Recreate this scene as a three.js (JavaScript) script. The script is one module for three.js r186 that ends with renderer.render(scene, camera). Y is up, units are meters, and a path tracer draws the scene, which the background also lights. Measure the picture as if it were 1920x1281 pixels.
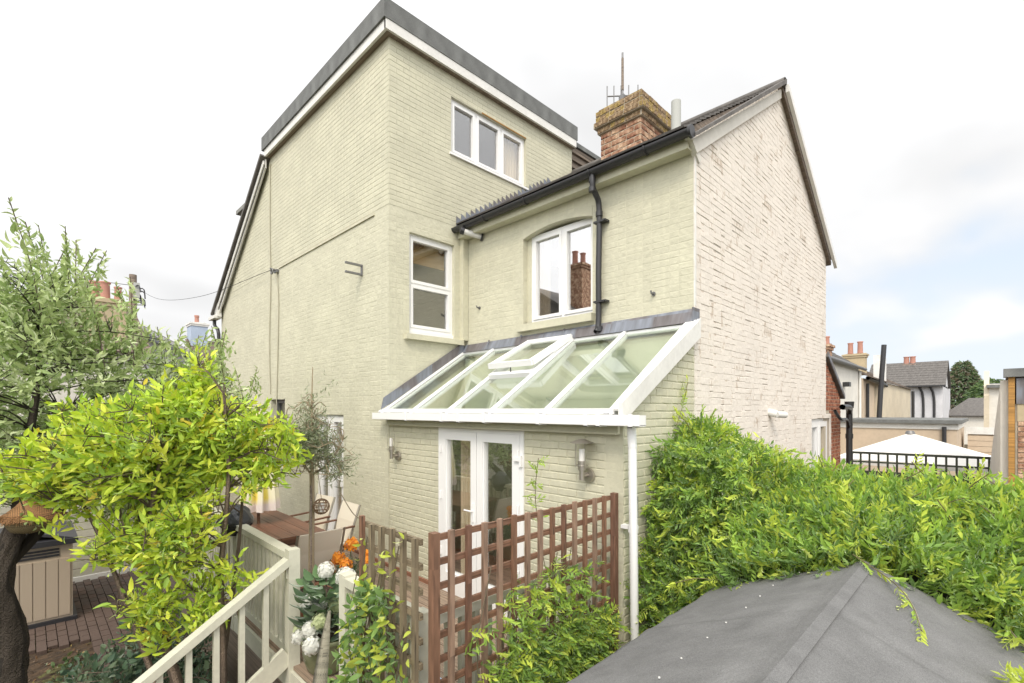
import * as THREE from 'three';
import { mergeGeometries } from 'three/addons/utils/BufferGeometryUtils.js';

// ---------------------------------------------------------------- camera
const scene = new THREE.Scene();
const EYE = new THREE.Vector3(0, 2.27, 0);
const camera = new THREE.PerspectiveCamera(80.64, 1920 / 1536, 0.05, 2000);
camera.position.copy(EYE);
camera.lookAt(-7.0516, 2.27, -7.0905);
camera.setViewOffset(1920, 1536, 0, 0, 1920, 1281);   // lens shifted up, verticals stay upright
camera.updateProjectionMatrix();
// ---------------------------------------------------------------- renderer, exposure
const renderer = new THREE.WebGLRenderer({ antialias: true });
renderer.toneMapping = THREE.LinearToneMapping;
renderer.toneMappingExposure = 2.7;
renderer.shadowMap.enabled = true;
renderer.shadowMap.type = THREE.PCFSoftShadowMap;
// ---------------------------------------------------------------- sun behind thin cloud
const SUN = new THREE.Vector3(0.33, 0.80, 0.50).normalize();
const sun = new THREE.DirectionalLight(0xfff1de, 0.65);
sun.position.copy(SUN).multiplyScalar(60); sun.target.position.set(-5, 0, -5);
sun.castShadow = true; sun.shadow.radius = 24; sun.shadow.mapSize.set(4096, 4096);
Object.assign(sun.shadow.camera, { left: -25, right: 25, top: 25, bottom: -25, near: 1, far: 150 });
scene.add(sun, sun.target);
// ---------------------------------------------------------------- random, noise
function rng(seed) { let a = seed >>> 0; return () => { a |= 0; a = a + 0x6D2B79F5 | 0; let t = Math.imul(a ^ a >>> 15, 1 | a); t = t + Math.imul(t ^ t >>> 7, 61 | t) ^ t; return ((t ^ t >>> 14) >>> 0) / 4294967296; }; }
function hash3(x, y, z) { let h = Math.imul(x, 374761393) ^ Math.imul(y, 668265263) ^ Math.imul(z, 2147483647 - 1274126177); h = Math.imul(h ^ h >>> 13, 1274126177); h = Math.imul(h ^ h >>> 16, 2246822519); return ((h ^ h >>> 15) >>> 0) / 4294967296; }
const sm = (t) => t * t * (3 - 2 * t), mixn = (a, b, t) => a + (b - a) * t, clamp = (v, a = 0, b = 1) => Math.min(b, Math.max(a, v));
const step = (a, b, v) => sm(clamp((v - a) / (b - a)));
function vnoise(x, y, z, per = 0) {
  const xi = Math.floor(x), yi = Math.floor(y), zi = Math.floor(z), fx = sm(x - xi), fy = sm(y - yi), fz = sm(z - zi);
  const w = (i) => per ? ((i % per) + per) % per : i;
  const h = (i, j, k) => hash3(w(xi + i), w(yi + j), zi + k);
  return mixn(mixn(mixn(h(0, 0, 0), h(1, 0, 0), fx), mixn(h(0, 1, 0), h(1, 1, 0), fx), fy), mixn(mixn(h(0, 0, 1), h(1, 0, 1), fx), mixn(h(0, 1, 1), h(1, 1, 1), fx), fy), fz);
}
function fbm(x, y, z, o = 4, per = 0) { let a = 0.5, s = 0, n = 0; for (let i = 0; i < o; i++) { s += a * vnoise(x, y, z + i * 17, per); n += a; x *= 2; y *= 2; z *= 2; per *= 2; a *= 0.5; } return s / n; }
// ---------------------------------------------------------------- sky: high white overcast, a break of blue low in the north-east
{
  const W = 1024, H = 512, d = new Float32Array(W * H * 4), v = new THREE.Vector3();
  for (let j = 0; j < H; j++) for (let i = 0; i < W; i++) {
    const az = (i / W - 0.5) * Math.PI * 2, el = (j / H - 0.5) * Math.PI;
    v.set(Math.cos(el) * Math.cos(az), Math.sin(el), Math.cos(el) * Math.sin(az));
    const up = Math.max(v.y, 0), k = 1 / (up + 0.22);
    const n = fbm(v.x * k * 1.6 + 3.1, v.z * k * 1.6 + 8.7, 2.3, 6), wisp = fbm(v.x * k * 5 + 11, v.z * k * 2.2 + 4, 6.1, 5);
    const gap = step(0.62, 0.96, v.x * 0.17 + v.z * -0.985) * step(0.52, 0.12, up);
    const cover = clamp(step(0.16, 0.5, n + 0.30 - gap * 0.62 + (wisp - 0.5) * 0.55));
    const cloud = 0.285 + 0.11 * step(0.2, 0.8, n) + 0.05 * (wisp - 0.5);
    const s = Math.max(v.dot(SUN), 0), half = (v.x * SUN.x + v.y * SUN.y * 0.6 + v.z * SUN.z) / 0.83 * 0.5 + 0.5, glow = 0.66 * Math.pow(clamp(half), 2.8) + 0.6 * Math.pow(s, 10);
    const t = step(0, 0.55, up);
    const blue = [mixn(0.335, 0.20, t), mixn(0.36, 0.27, t), mixn(0.385, 0.37, t)];
    const o = (j * W + i) * 4;
    for (let c = 0; c < 3; c++) {
      let r = mixn(blue[c], (cloud + glow) * [1, 1, 1.005][c], cover);
      if (v.y < 0) r = mixn(r, [0.16, 0.17, 0.14][c], step(0, -0.06, v.y));
      d[o + c] = r;
    }
    d[o + 3] = 1;
  }
  const tex = new THREE.DataTexture(d, W, H, THREE.RGBAFormat, THREE.FloatType);
  tex.mapping = THREE.EquirectangularReflectionMapping; tex.magFilter = tex.minFilter = THREE.LinearFilter; tex.wrapS = THREE.RepeatWrapping; tex.needsUpdate = true;
  scene.background = tex; scene.environment = tex;
}
// ---------------------------------------------------------------- textures
function greyTex(size, f, srgb) {
  const d = new Uint8Array(size * size * 4);
  for (let j = 0; j < size; j++) for (let i = 0; i < size; i++) {
    const c = f(i / size, j / size), o = (j * size + i) * 4;
    for (let k = 0; k < 3; k++) d[o + k] = 255 * clamp(Array.isArray(c) ? c[k] : c);
    d[o + 3] = 255;
  }
  const t = new THREE.DataTexture(d, size, size); t.wrapS = t.wrapT = THREE.RepeatWrapping; t.magFilter = THREE.LinearFilter; t.minFilter = THREE.LinearMipmapLinearFilter; t.generateMipmaps = true;
  if (srgb) t.colorSpace = THREE.SRGBColorSpace; t.needsUpdate = true; return t;
}
const rep = (t, x, y = x) => { const c = t.clone(); c.repeat.set(x, y); c.needsUpdate = true; return c; };
const rot = (t, x, y) => { const c = t.clone(); c.repeat.set(x, y); c.rotation = Math.PI / 2; c.needsUpdate = true; return c; };
const T = {
  mottle: greyTex(512, (u, v) => 0.90 + 0.10 * fbm(u * 6, v * 6, 1, 5, 6) + 0.05 * (fbm(u * 40, v * 40, 5, 2, 40) - 0.5), true),
  rough: greyTex(512, (u, v) => fbm(u * 14, v * 14, 3, 5, 14)),
  paintWear: greyTex(1024, (u, v) => { const a = fbm(u * 10, v * 10, 4, 5, 10), b = fbm(u * 60, v * 34, 9, 3, 60); const w = step(0.63, 0.74, a * 0.55 + b * 0.5); return [0.97 - 0.12 * w, 0.97 - 0.15 * w, 0.97 - 0.18 * w].map((x) => x - 0.05 * fbm(u * 5, v * 5, 8, 4, 5)); }, true),
  grain: greyTex(512, (u, v) => 0.62 + 0.38 * fbm(u * 4, v * 60, 2, 5, 0) - 0.25 * step(0.62, 0.8, fbm(u * 3, v * 90, 7, 3)), true),
  grainBump: greyTex(512, (u, v) => fbm(u * 5, v * 80, 2, 4)),
  speck: greyTex(512, (u, v) => { const a = hash3(Math.floor(u * 512), Math.floor(v * 512), 3), b = fbm(u * 5, v * 5, 5, 4, 5); return 0.62 + 0.24 * a + 0.22 * (b - 0.5); }, true),
  soil: greyTex(1024, (u, v) => { const a = fbm(u * 7, v * 7, 2, 6, 7), b = fbm(u * 50, v * 50, 6, 3, 50), g = step(0.47, 0.62, a + 0.25 * (b - 0.5)); return [mixn(0.40, 0.44, g) * (0.6 + 0.7 * b), mixn(0.32, 0.44, g) * (0.6 + 0.7 * b), mixn(0.24, 0.25, g) * (0.6 + 0.7 * b)]; }, true),
  brickRed: greyTex(512, (u, v) => { const a = fbm(u * 9, v * 9, 3, 5, 9), b = fbm(u * 40, v * 40, 1, 3, 40); return [0.66 + 0.55 * (a - 0.5) + 0.3 * (b - 0.5), 0.52 + 0.65 * (a - 0.5) + 0.3 * (b - 0.5), 0.42 + 0.6 * (a - 0.5) + 0.3 * (b - 0.5)]; }, true),
  lichen: greyTex(512, (u, v) => { const a = step(0.45, 0.6, fbm(u * 8, v * 8, 3, 5, 8)), b = fbm(u * 40, v * 40, 1, 3, 40); return [mixn(0.56, 0.62, a) + 0.4 * (b - 0.5), mixn(0.47, 0.53, a) + 0.4 * (b - 0.5), mixn(0.36, 0.32, a) + 0.36 * (b - 0.5)]; }, true),
  lead: greyTex(512, (u, v) => { const a = step(0.5, 0.66, fbm(u * 3, v * 2, 3, 4, 0)), b = fbm(u * 60, v * 5, 1, 3), w = fbm(u * 30, v * 4, 6, 3) - 0.5; return [mixn(0.60, 0.54, a) + 0.16 * w, mixn(0.62, 0.52, a) + 0.17 * w, mixn(0.655, 0.52, a) + 0.19 * w]; }, true),
  slate: greyTex(512, (u, v) => 0.72 + 0.3 * (fbm(u * 20, v * 20, 3, 4, 20) - 0.3), true),
  wicker: greyTex(256, (u, v) => 0.55 + 0.45 * Math.abs(Math.sin(u * 90) * Math.sin(v * 90)), true),
};
// ---------------------------------------------------------------- materials
const lin = (r, g, b) => new THREE.Color().setRGB(r, g, b);
function M(name, rgb, o = {}) { const m = new (o.phys ? THREE.MeshPhysicalMaterial : THREE.MeshStandardMaterial)({ roughness: 0.8, side: THREE.DoubleSide }); delete o.phys; m.name = name; m.color.setRGB(...rgb); Object.assign(m, o); return m; }
const mat = {
  sage: M('sage paint', [0.60, 0.581, 0.442], { map: rep(T.mottle, 0.6), bumpMap: rep(T.rough, 1.6), bumpScale: 0.006, roughness: 0.7 }),
  sageNew: M('sage paint smooth', [0.60, 0.581, 0.438], { map: rep(T.mottle, 0.6), bumpMap: rep(T.rough, 3), bumpScale: 0.002, roughness: 0.65 }),
  cream: M('worn off-white paint', [0.80, 0.74, 0.66], { map: rep(T.paintWear, 0.55), bumpMap: rep(T.rough, 1.8), bumpScale: 0.006 }),
  creamJoint: M('bare mortar', [0.46, 0.41, 0.35], { map: rep(T.mottle, 1) }),
  upvc: M('white plastic', [0.80, 0.80, 0.79], { roughness: 0.35 }),
  white: M('white gloss paint', [0.78, 0.77, 0.73], { roughness: 0.45, map: rep(T.mottle, 0.8) }),
  render: M('white render', [0.74, 0.71, 0.64], { map: rep(T.mottle, 0.3), bumpMap: rep(T.rough, 1), bumpScale: 0.004 }),
  renderWarm: M('cream render', [0.66, 0.58, 0.44], { map: rep(T.mottle, 0.3) }),
  renderBlue: M('pale lilac render', [0.62, 0.62, 0.64], { map: rep(T.mottle, 0.3) }),
  beige: M('beige render', [0.62, 0.50, 0.37], { map: rep(T.mottle, 0.3) }),
  plaster: M('pale green plaster', [0.70, 0.72, 0.60], {}),
  olive: M('deep olive wall paint', [0.15, 0.155, 0.10], {}),
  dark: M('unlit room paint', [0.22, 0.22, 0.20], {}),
  felt: M('roofing felt', [0.29, 0.29, 0.286], { map: rep(T.speck, 1.1), bumpMap: rep(T.rough, 5), bumpScale: 0.003, roughness: 0.95 }),
  feltEdge: M('mineral felt edge', [0.30, 0.31, 0.30], { map: rep(T.speck, 1.4), roughness: 0.95 }),
  black: M('black plastic', [0.028, 0.028, 0.03], { roughness: 0.4 }),
  lead: M('weathered lead', [0.62, 0.62, 0.63], { map: rep(T.lead, 0.9), roughness: 0.55, metalness: 0.25 }),
  brick: M('old red brick', [0.9, 0.9, 0.9], { map: rep(T.brickRed, 1.3), bumpMap: rep(T.rough, 4), bumpScale: 0.006, roughness: 0.9 }),
  brickRed: M('bright red brick', [0.75, 0.48, 0.40], { map: rep(T.brickRed, 1.3), roughness: 0.9 }),
  brickLichen: M('lichened brick', [0.85, 0.85, 0.85], { map: rep(T.lichen, 1.3), bumpMap: rep(T.rough, 4), bumpScale: 0.008, roughness: 0.95 }),
  mortar: M('lime mortar', [0.50, 0.44, 0.34], { map: rep(T.mottle, 1) }),
  pot: M('clay chimney pot', [0.40, 0.20, 0.15], { roughness: 0.8 }),
  potGrey: M('grey flue', [0.42, 0.43, 0.40], { roughness: 0.8 }),
  slate: M('slate', [0.20, 0.185, 0.17], { map: rep(T.slate, 0.6), roughness: 0.75 }),
  tile: M('brown roof tile', [0.26, 0.20, 0.155], { map: rep(T.slate, 0.5), roughness: 0.85 }),
  timberOld: M('weathered timber', [0.34, 0.27, 0.21], { map: rep(T.grain, 0.5, 1.2) }),
  timberBrown: M('stained timber', [0.31, 0.165, 0.10], { map: rep(T.grain, 0.6, 1.5), roughness: 0.6 }),
  timberUp: M('stained timber upright', [0.31, 0.165, 0.10], { map: rot(T.grain, 1.5, .6), roughness: 0.65 }),
  timberUpWorn: M('worn stained timber upright', [0.40, 0.26, 0.18], { map: rot(T.grain, 1.3, .5), roughness: 0.75 }),
  timberUpDark: M('dark stained timber upright', [0.24, 0.125, 0.08], { map: rot(T.grain, 1.7, .7), roughness: 0.65 }),
  timberMossUp: M('greened timber upright', [0.30, 0.24, 0.15], { map: rot(T.grain, 1.5, .6), roughness: 0.8 }),
  timberMoss: M('greened timber', [0.30, 0.24, 0.15], { map: rep(T.grain, 0.6, 1.5), roughness: 0.8 }),
  timberOrange: M('new orange timber', [0.62, 0.33, 0.09], { map: rep(T.grain, 0.6, 1) }),
  deck: M('weathered decking', [0.42, 0.31, 0.22], { map: rep(T.grain, 0.5, 2), roughness: 0.8 }),
  rail: M('pale sage gloss', [0.63, 0.62, 0.50], { map: rep(T.mottle, 1), roughness: 0.5 }),
  table: M('oiled hardwood', [0.24, 0.105, 0.06], { map: rep(T.grain, 0.6, 2), roughness: 0.45 }),
  sling: M('cream sling fabric', [0.66, 0.60, 0.49], { roughness: 0.9 }),
  steel: M('brushed steel', [0.42, 0.39, 0.34], { metalness: 0.8, roughness: 0.38 }),
  ironGrey: M('grey metal', [0.2, 0.2, 0.2], { metalness: 0.6, roughness: 0.5 }),
  glass: M('coated window glass', [1, 1, 1], { phys: true, transmission: 1, thickness: 0, roughness: 0.01, ior: 2.4 }),
  glassMirror: M('mirror coated window glass', [1, 1, 1], { phys: true, transmission: 1, thickness: 0, roughness: 0.01, ior: 5 }),
  clear: M('clear glass', [1, 1, 1], { phys: true, transmission: 1, thickness: 0, roughness: 0.02, ior: 1.5 }),
  roofGlass: M('faintly tinted roof glass', [0.94, 0.97, 0.93], { phys: true, transmission: 1, thickness: 0, roughness: 0.02, ior: 2.1 }),
  curtain: M('cream curtain', [0.68, 0.58, 0.40], { roughness: 1 }),
  bamboo: M('bamboo blind', [0.46, 0.28, 0.10], { map: rep(T.grain, 1, 6) }),
  storage: M('beige storage plastic', [0.46, 0.38, 0.29], { roughness: 0.6 }),
  storageDark: M('black storage plastic', [0.03, 0.03, 0.035], { roughness: 0.5 }),
  fenceCream: M('cream cladding', [0.50, 0.48, 0.39], { map: rep(T.mottle, 1) }),
  fenceGreen: M('dark green fence paint', [0.065, 0.075, 0.05], { map: rep(T.grain, 0.5, 1) }),
  soil: M('earth and thin grass', [0.55, 0.55, 0.55], { map: rep(T.soil, 0.35), bumpMap: rep(T.rough, 1.2), bumpScale: 0.03, roughness: 1 }),
  paver: M('brick paver', [0.115, 0.078, 0.062], { map: rep(T.mottle, 1.5), roughness: 0.9 }),
  paver2: M('worn brick paver', [0.095, 0.072, 0.06], { map: rep(T.mottle, 1.5), roughness: 0.9 }),
  bag: M('black plastic bag', [0.035, 0.036, 0.042], { roughness: 0.32 }),
  wicker: M('wicker', [0.46, 0.24, 0.10], { map: rep(T.wicker, 2), roughness: 0.9 }),
  wickerPale: M('pale straw', [0.44, 0.34, 0.18], { map: rep(T.wicker, 2), roughness: 0.9 }),
  rattan: M('brown rattan', [0.20, 0.12, 0.065], { roughness: 0.7 }),
  glazed: M('green glazed pot', [0.15, 0.16, 0.085], { roughness: 0.25, map: rep(T.mottle, 3) }),
  terracotta: M('brown clay pot', [0.28, 0.13, 0.075], { roughness: 0.8, map: rep(T.mottle, 2) }),
  compost: M('compost', [0.05, 0.035, 0.025], { roughness: 1 }),
  bark: M('bark', [0.22, 0.165, 0.12], { map: rep(T.mottle, 5), bumpMap: rep(T.rough, 8), bumpScale: 0.012, roughness: 1 }),
  barkPale: M('pale bark', [0.40, 0.32, 0.21], { bumpMap: rep(T.rough, 8), bumpScale: 0.008, roughness: 1 }),
  barkDark: M('dark mossy bark', [0.075, 0.06, 0.045], { map: rep(T.mottle, 5), bumpMap: rep(T.rough, 6), bumpScale: 0.03, roughness: 1 }),
  canvas: M('white canvas', [0.80, 0.78, 0.74], { roughness: 1 }),
  yellow: M('yellow striped canvas', [1, 1, 1], { roughness: 1, vertexColors: true }),
  blueSheet: M('pale blue sheet', [0.46, 0.58, 0.76], { roughness: 0.6 }),
  spear: M('grey green strap leaf', [0.46, 0.43, 0.32], { map: rep(T.grain, 2, 1), roughness: 0.7 }),
  cable: M('painted cable', [0.42, 0.40, 0.30], {}),
  wire: M('black wire', [0.03, 0.03, 0.03], {}),
  bluePaint: M('pale blue chimney paint', [0.42, 0.50, 0.62], { map: rep(T.mottle, 0.4) }),
  buff: M('buff chimney render', [0.50, 0.41, 0.26], { map: rep(T.mottle, 0.5) }),
  asphalt: M('asphalt', [0.06, 0.06, 0.06], { roughness: 1 }),
};
// ---------------------------------------------------------------- building helpers
const V = (x, y, z) => new THREE.Vector3(x, y, z);
const taken = {};
const numbered = (n) => { const k = taken[n] = (taken[n] ?? -1) + 1; return k ? n + '_' + String(k).padStart(3, '0') : n; };
function thing(name, label, category, base, o = {}) {
  const g = new THREE.Group(); g.name = numbered(name); g.position.set(...base); g.userData = { label, category }; g.base = V(...base);
  if (o.group) g.userData.group = o.group; if (o.kind) g.userData.kind = o.kind; scene.add(g); return g;
}
function tri(g) {                                                    // uv in metres by the way a face points
  const p = g.attributes.position, n = g.attributes.normal, uv = new Float32Array(p.count * 2);
  for (let i = 0; i < p.count; i++) {
    const ax = Math.abs(n.getX(i)), ay = Math.abs(n.getY(i)), az = Math.abs(n.getZ(i));
    const a = ay > ax && ay > az ? [p.getX(i), p.getZ(i)] : ax > az ? [p.getZ(i), p.getY(i)] : [p.getX(i), p.getY(i)];
    uv[i * 2] = a[0]; uv[i * 2 + 1] = a[1];
  }
  g.setAttribute('uv', new THREE.BufferAttribute(uv, 2)); return g;
}
function flat(g) { g = g.index ? g.toNonIndexed() : g; for (const k of Object.keys(g.attributes)) if (!['position', 'normal', 'uv', 'color'].includes(k)) g.deleteAttribute(k); return g; }
function merge(list) { const l = list.map(flat); return l.length > 1 ? mergeGeometries(l, false) : l[0]; }
function root(o) { while (!o.base) o = o.parent; return o.base; }
function part(parent, name, geos, m, o = {}) {                       // geometry in world metres, hung on its thing
  const g = merge(Array.isArray(geos) ? geos : [geos]); if (!g.attributes.normal) g.computeVertexNormals();
  if (!o.keepUV) tri(g); const b = root(parent); g.translate(-b.x, -b.y, -b.z);
  const me = new THREE.Mesh(g, m); me.name = name; me.castShadow = me.receiveShadow = true; if (o.kind) me.userData.kind = o.kind; if (o.label) me.userData.label = o.label;
  parent.add(me); return me;
}
const box = (x0, x1, y0, y1, z0, z1) => new THREE.BoxGeometry(Math.abs(x1 - x0), Math.abs(y1 - y0), Math.abs(z1 - z0)).translate((x0 + x1) / 2, (y0 + y1) / 2, (z0 + z1) / 2);
function bar(a, b, w, h, upv = V(0, 1, 0)) {                         // a rectangular stick from a to b
  const d = b.clone().sub(a), L = d.length(), g = new THREE.BoxGeometry(w, h, L), m = new THREE.Matrix4();
  const z = d.clone().normalize(), x = upv.clone().cross(z).normalize(), y = z.clone().cross(x);
  m.makeBasis(x, y, z).setPosition(a.clone().add(b).multiplyScalar(0.5)); return g.applyMatrix4(m);
}
const tube = (pts, r, seg = 24, rad = 8) => new THREE.TubeGeometry(new THREE.CatmullRomCurve3(pts, false, 'centripetal'), seg, r, rad);
function rod(a, b, r, r2 = r, n = 10, open = false) { const d = b.clone().sub(a), g = new THREE.CylinderGeometry(r2, r, d.length(), n, 1, open); return g.applyQuaternion(new THREE.Quaternion().setFromUnitVectors(V(0, 1, 0), d.clone().normalize())).translate((a.x + b.x) / 2, (a.y + b.y) / 2, (a.z + b.z) / 2); }
function slab(p, t) {                                                // p: 4 corners (counter-clockwise seen from outside), t: thickness behind
  const n = p[1].clone().sub(p[0]).cross(p[3].clone().sub(p[0])).normalize(), q = p.map((v) => v.clone().addScaledVector(n, -t));
  const P = [], f = (a, b, c, d) => { for (const v of [a, b, c, a, c, d]) P.push(v.x, v.y, v.z); };
  f(p[0], p[1], p[2], p[3]); f(q[3], q[2], q[1], q[0]); for (let i = 0; i < 4; i++) { const j = (i + 1) % 4; f(p[i], q[i], q[j], p[j]); }
  const g = new THREE.BufferGeometry(); g.setAttribute('position', new THREE.Float32BufferAttribute(P, 3)); g.computeVertexNormals(); g.setAttribute('uv', new THREE.Float32BufferAttribute(new Float32Array(P.length / 3 * 2), 2)); return g;
}
const lerp3 = (a, b, t) => a.clone().lerp(b, t);
// a wall frame: u runs along the wall, v is up, w points out of it
const FX = (z) => ({ at: (u, v, w) => V(u, v, z + w), u: V(1, 0, 0), n: V(0, 0, 1), box: (u0, u1, v0, v1, w0, w1) => box(u0, u1, v0, v1, z + w0, z + w1) });
const FZ = (x) => ({ at: (u, v, w) => V(x + w, v, -u), u: V(0, 0, -1), n: V(1, 0, 0), box: (u0, u1, v0, v1, w0, w1) => box(x + w0, x + w1, v0, v1, -u0, -u1) });
const rnd = rng(7);
// bricks: a few bevelled shapes 1 x 1 x 1 (front at w = 1), stretched to each brick
const brickShapes = [0, 1, 2, 3].map((k) => {
  const r = rng(50 + k), e = () => 0.02 + 0.03 * r(), f = () => 0.05 + 0.08 * r(), j = () => 1 - 0.3 * r();
  const B = [[-.5, -.5, 0], [.5, -.5, 0], [.5, .5, 0], [-.5, .5, 0]], Fq = [[-.5 + e() * .5, -.5 + f(), j()], [.5 - e() * .5, -.5 + f(), j()], [.5 - e() * .5, .5 - f(), j()], [-.5 + e() * .5, .5 - f(), j()]];
  const P = [], q = (a, b, c, d) => { for (const v of [a, b, c, a, c, d]) P.push(...v); };
  q(Fq[0], Fq[1], Fq[2], Fq[3]); for (let i = 0; i < 4; i++) { const n = (i + 1) % 4; q(B[i], B[n], Fq[n], Fq[i]); }
  const g = new THREE.BufferGeometry(); g.setAttribute('position', new THREE.Float32BufferAttribute(P, 3)); g.computeVertexNormals(); return g;
});
const toScreen = (p) => { const v = p.clone().project(camera); return v; };
function scan(poly, v) { const xs = []; for (let i = 0; i < poly.length; i++) { const [a, b] = poly[i], [c, d] = poly[(i + 1) % poly.length]; if ((b <= v && d > v) || (d <= v && b > v)) xs.push(a + (v - b) / (d - b) * (c - a)); } xs.sort((p, q) => p - q); const o = []; for (let i = 0; i + 1 < xs.length; i += 2) o.push([xs[i], xs[i + 1]]); return o; }
function brickwork(host, F, poly, holes, m, o = {}) {
  // lays bricks over the polygon; the largest on screen become single bricks, the rest one mass
  const C = o.course ?? 0.075, L = o.len ?? 0.225, J = o.joint ?? 0.009, D = o.depth ?? [0.004, 0.008], r = rng(o.seed ?? 1), list = [];
  const vs = poly.map((p) => p[1]), v0 = Math.min(...vs), v1 = Math.max(...vs);
  for (let k = 0, v = Math.ceil(v0 / C) * C; v < v1 - 0.02; v += C, k++) {
    let iv = scan(poly, v + C * 0.5);
    for (const [a, b, c, d] of holes) if (v + C * 0.6 > b && v + C * 0.4 < d) iv = iv.flatMap(([p, q]) => q <= a || p >= c ? [[p, q]] : [[p, a], [c, q]].filter(([s, t]) => t - s > 0.02));
    for (const [p, q] of iv) {
      let u = Math.floor(p / L) * L - (k % 2 ? L / 2 : 0), h = 0;
      while (u < q) {
        const w = o.flemish ? ((h++ + k) % 2 ? L * 0.5 : L) : L, a = Math.max(u, p), b = Math.min(u + w, q); u += w;
        if (b - a < 0.025) continue;
        const lost = r() < (o.lost ?? 0), hh = C - J - (lost ? 0.012 + 0.012 * r() : 0), ww = b - a - J - (lost && r() < 0.3 ? 0.012 : 0);
        list.push({ u: (a + b) / 2, v: v + C / 2 + (r() - 0.5) * (o.wander ?? 0.002), w: Math.max(ww, 0.015), h: hh, d: mixn(D[0], D[1], r()), s: Math.floor(r() * 4), t: (r() - 0.5) * (o.tilt ?? 0.006) });
      }
    }
  }
  const b = root(host), basis = (k) => { const q = new THREE.Matrix4().makeBasis(F.u, V(0, 1, 0), F.n), p = F.at(k.u, k.v, 0).sub(b); return q.setPosition(p).multiply(new THREE.Matrix4().makeRotationZ(k.t)).multiply(new THREE.Matrix4().makeScale(k.w, k.h, k.d)); };
  for (const k of list) { const s = F.at(k.u, k.v, 0), c = s.clone().project(camera), dist = s.distanceTo(EYE); k.size = Math.abs(c.x) < 1.02 && Math.abs(c.y) < 1.02 && c.z < 1 ? k.w / dist : -dist; }
  list.sort((x, y) => y.size - x.size);
  const single = Math.min(o.single ?? 0, list.length);
  for (let i = 0; i < single; i++) { const me = new THREE.Mesh(brickUV(list[i], F, b), m); me.name = 'brick'; me.applyMatrix4(basis(list[i])); me.castShadow = me.receiveShadow = true; host.add(me); }
  const rest = list.slice(single); if (!rest.length) return;
  const P = new Float32Array(rest.length * 90), q = new THREE.Vector3();
  rest.forEach((k, i) => { const mm = basis(k), s = brickShapes[k.s].attributes.position; for (let j = 0; j < 30; j++) { q.fromBufferAttribute(s, j).applyMatrix4(mm); P.set([q.x, q.y, q.z], i * 90 + j * 3); } });
  const g = new THREE.BufferGeometry(); g.setAttribute('position', new THREE.BufferAttribute(P, 3)); g.computeVertexNormals(); tri(g);
  const me = new THREE.Mesh(g, m); me.name = 'brickwork'; me.userData.kind = 'stuff'; me.castShadow = me.receiveShadow = true; host.add(me);
}
const brickUVs = {};
function brickUV(k) {                                                // shared shapes, each in a few places of the paint texture
  const n = Math.floor(rnd() * 4), key = k.s + '_' + n;
  if (!brickUVs[key]) { const g = brickShapes[k.s].clone(), p = g.attributes.position, uv = []; for (let i = 0; i < p.count; i++) uv.push(p.getX(i) * 0.22 + n * 0.37, p.getY(i) * 0.07 + n * 0.61); g.setAttribute('uv', new THREE.Float32BufferAttribute(uv, 2)); brickUVs[key] = g; }
  return brickUVs[key];
}
function wall(host, name, F, poly, holes, thick, m) {
  const s = new THREE.Shape(poly.map(([a, b]) => new THREE.Vector2(a, b)));
  for (const [a, b, c, d] of holes) s.holes.push(new THREE.Path([[a, b], [a, d], [c, d], [c, b]].map(([x, y]) => new THREE.Vector2(x, y))));
  const g = new THREE.ExtrudeGeometry(s, { depth: thick, bevelEnabled: false }).translate(0, 0, -thick).applyMatrix4(new THREE.Matrix4().makeBasis(F.u, V(0, 1, 0), F.n).setPosition(F.at(0, 0, 0)));
  return part(host, name, g, m);
}
// a window or glazed door: frame ring, mullions and transoms; each pane its own mesh
function glazing(host, name, F, [u0, v0, u1, v1], o = {}) {
  const b = o.bar ?? 0.06, w = o.w ?? -0.08, t = 0.06, fr = [F.box(u0, u1, v0, v0 + b, w - t, w), F.box(u0, u1, v1 - b, v1, w - t, w), F.box(u0, u0 + b, v0 + b, v1 - b, w - t, w), F.box(u1 - b, u1, v0 + b, v1 - b, w - t, w)];
  const cells = o.cells ?? [[u0 + b, v0 + b, u1 - b, v1 - b]];
  for (const x of o.mull ?? []) fr.push(F.box(x - b / 2, x + b / 2, v0 + b, v1 - b, w - t + 0.003, w - 0.003));
  const win = part(host, name, fr, o.mat ?? mat.upvc, { label: o.label });
  for (const c of cells) {
    const s = o.sash ?? 0.045; let [a, d, e, f] = c;
    if (s) { part(win, 'sash', [F.box(a, e, d, d + s, w - 0.05, w + 0.012), F.box(a, e, f - s, f, w - 0.05, w + 0.012), F.box(a, a + s, d + s, f - s, w - 0.05, w + 0.012), F.box(e - s, e, d + s, f - s, w - 0.05, w + 0.012)], o.mat ?? mat.upvc); a += s; d += s; e -= s; f -= s; }
    part(win, 'pane', F.box(a - 0.005, e + 0.005, d - 0.005, f + 0.005, w - 0.034, w - 0.030), o.glass ?? mat.glass);
  }
  return win;
}
function curtain(host, name, F, u0, u1, v0, v1, w, m, folds = 60) {
  const n = 40, g = new THREE.PlaneGeometry(1, 1, n, 1), p = g.attributes.position;
  for (let i = 0; i < p.count; i++) { const a = p.getX(i) + 0.5, c = F.at(mixn(u0, u1, a), mixn(v0, v1, p.getY(i) + 0.5), w + 0.025 * Math.sin(a * folds) + 0.01 * Math.sin(a * folds * 2.3)); p.setXYZ(i, c.x, c.y, c.z); }
  g.computeVertexNormals(); return part(host, name, g, m);
}
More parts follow.
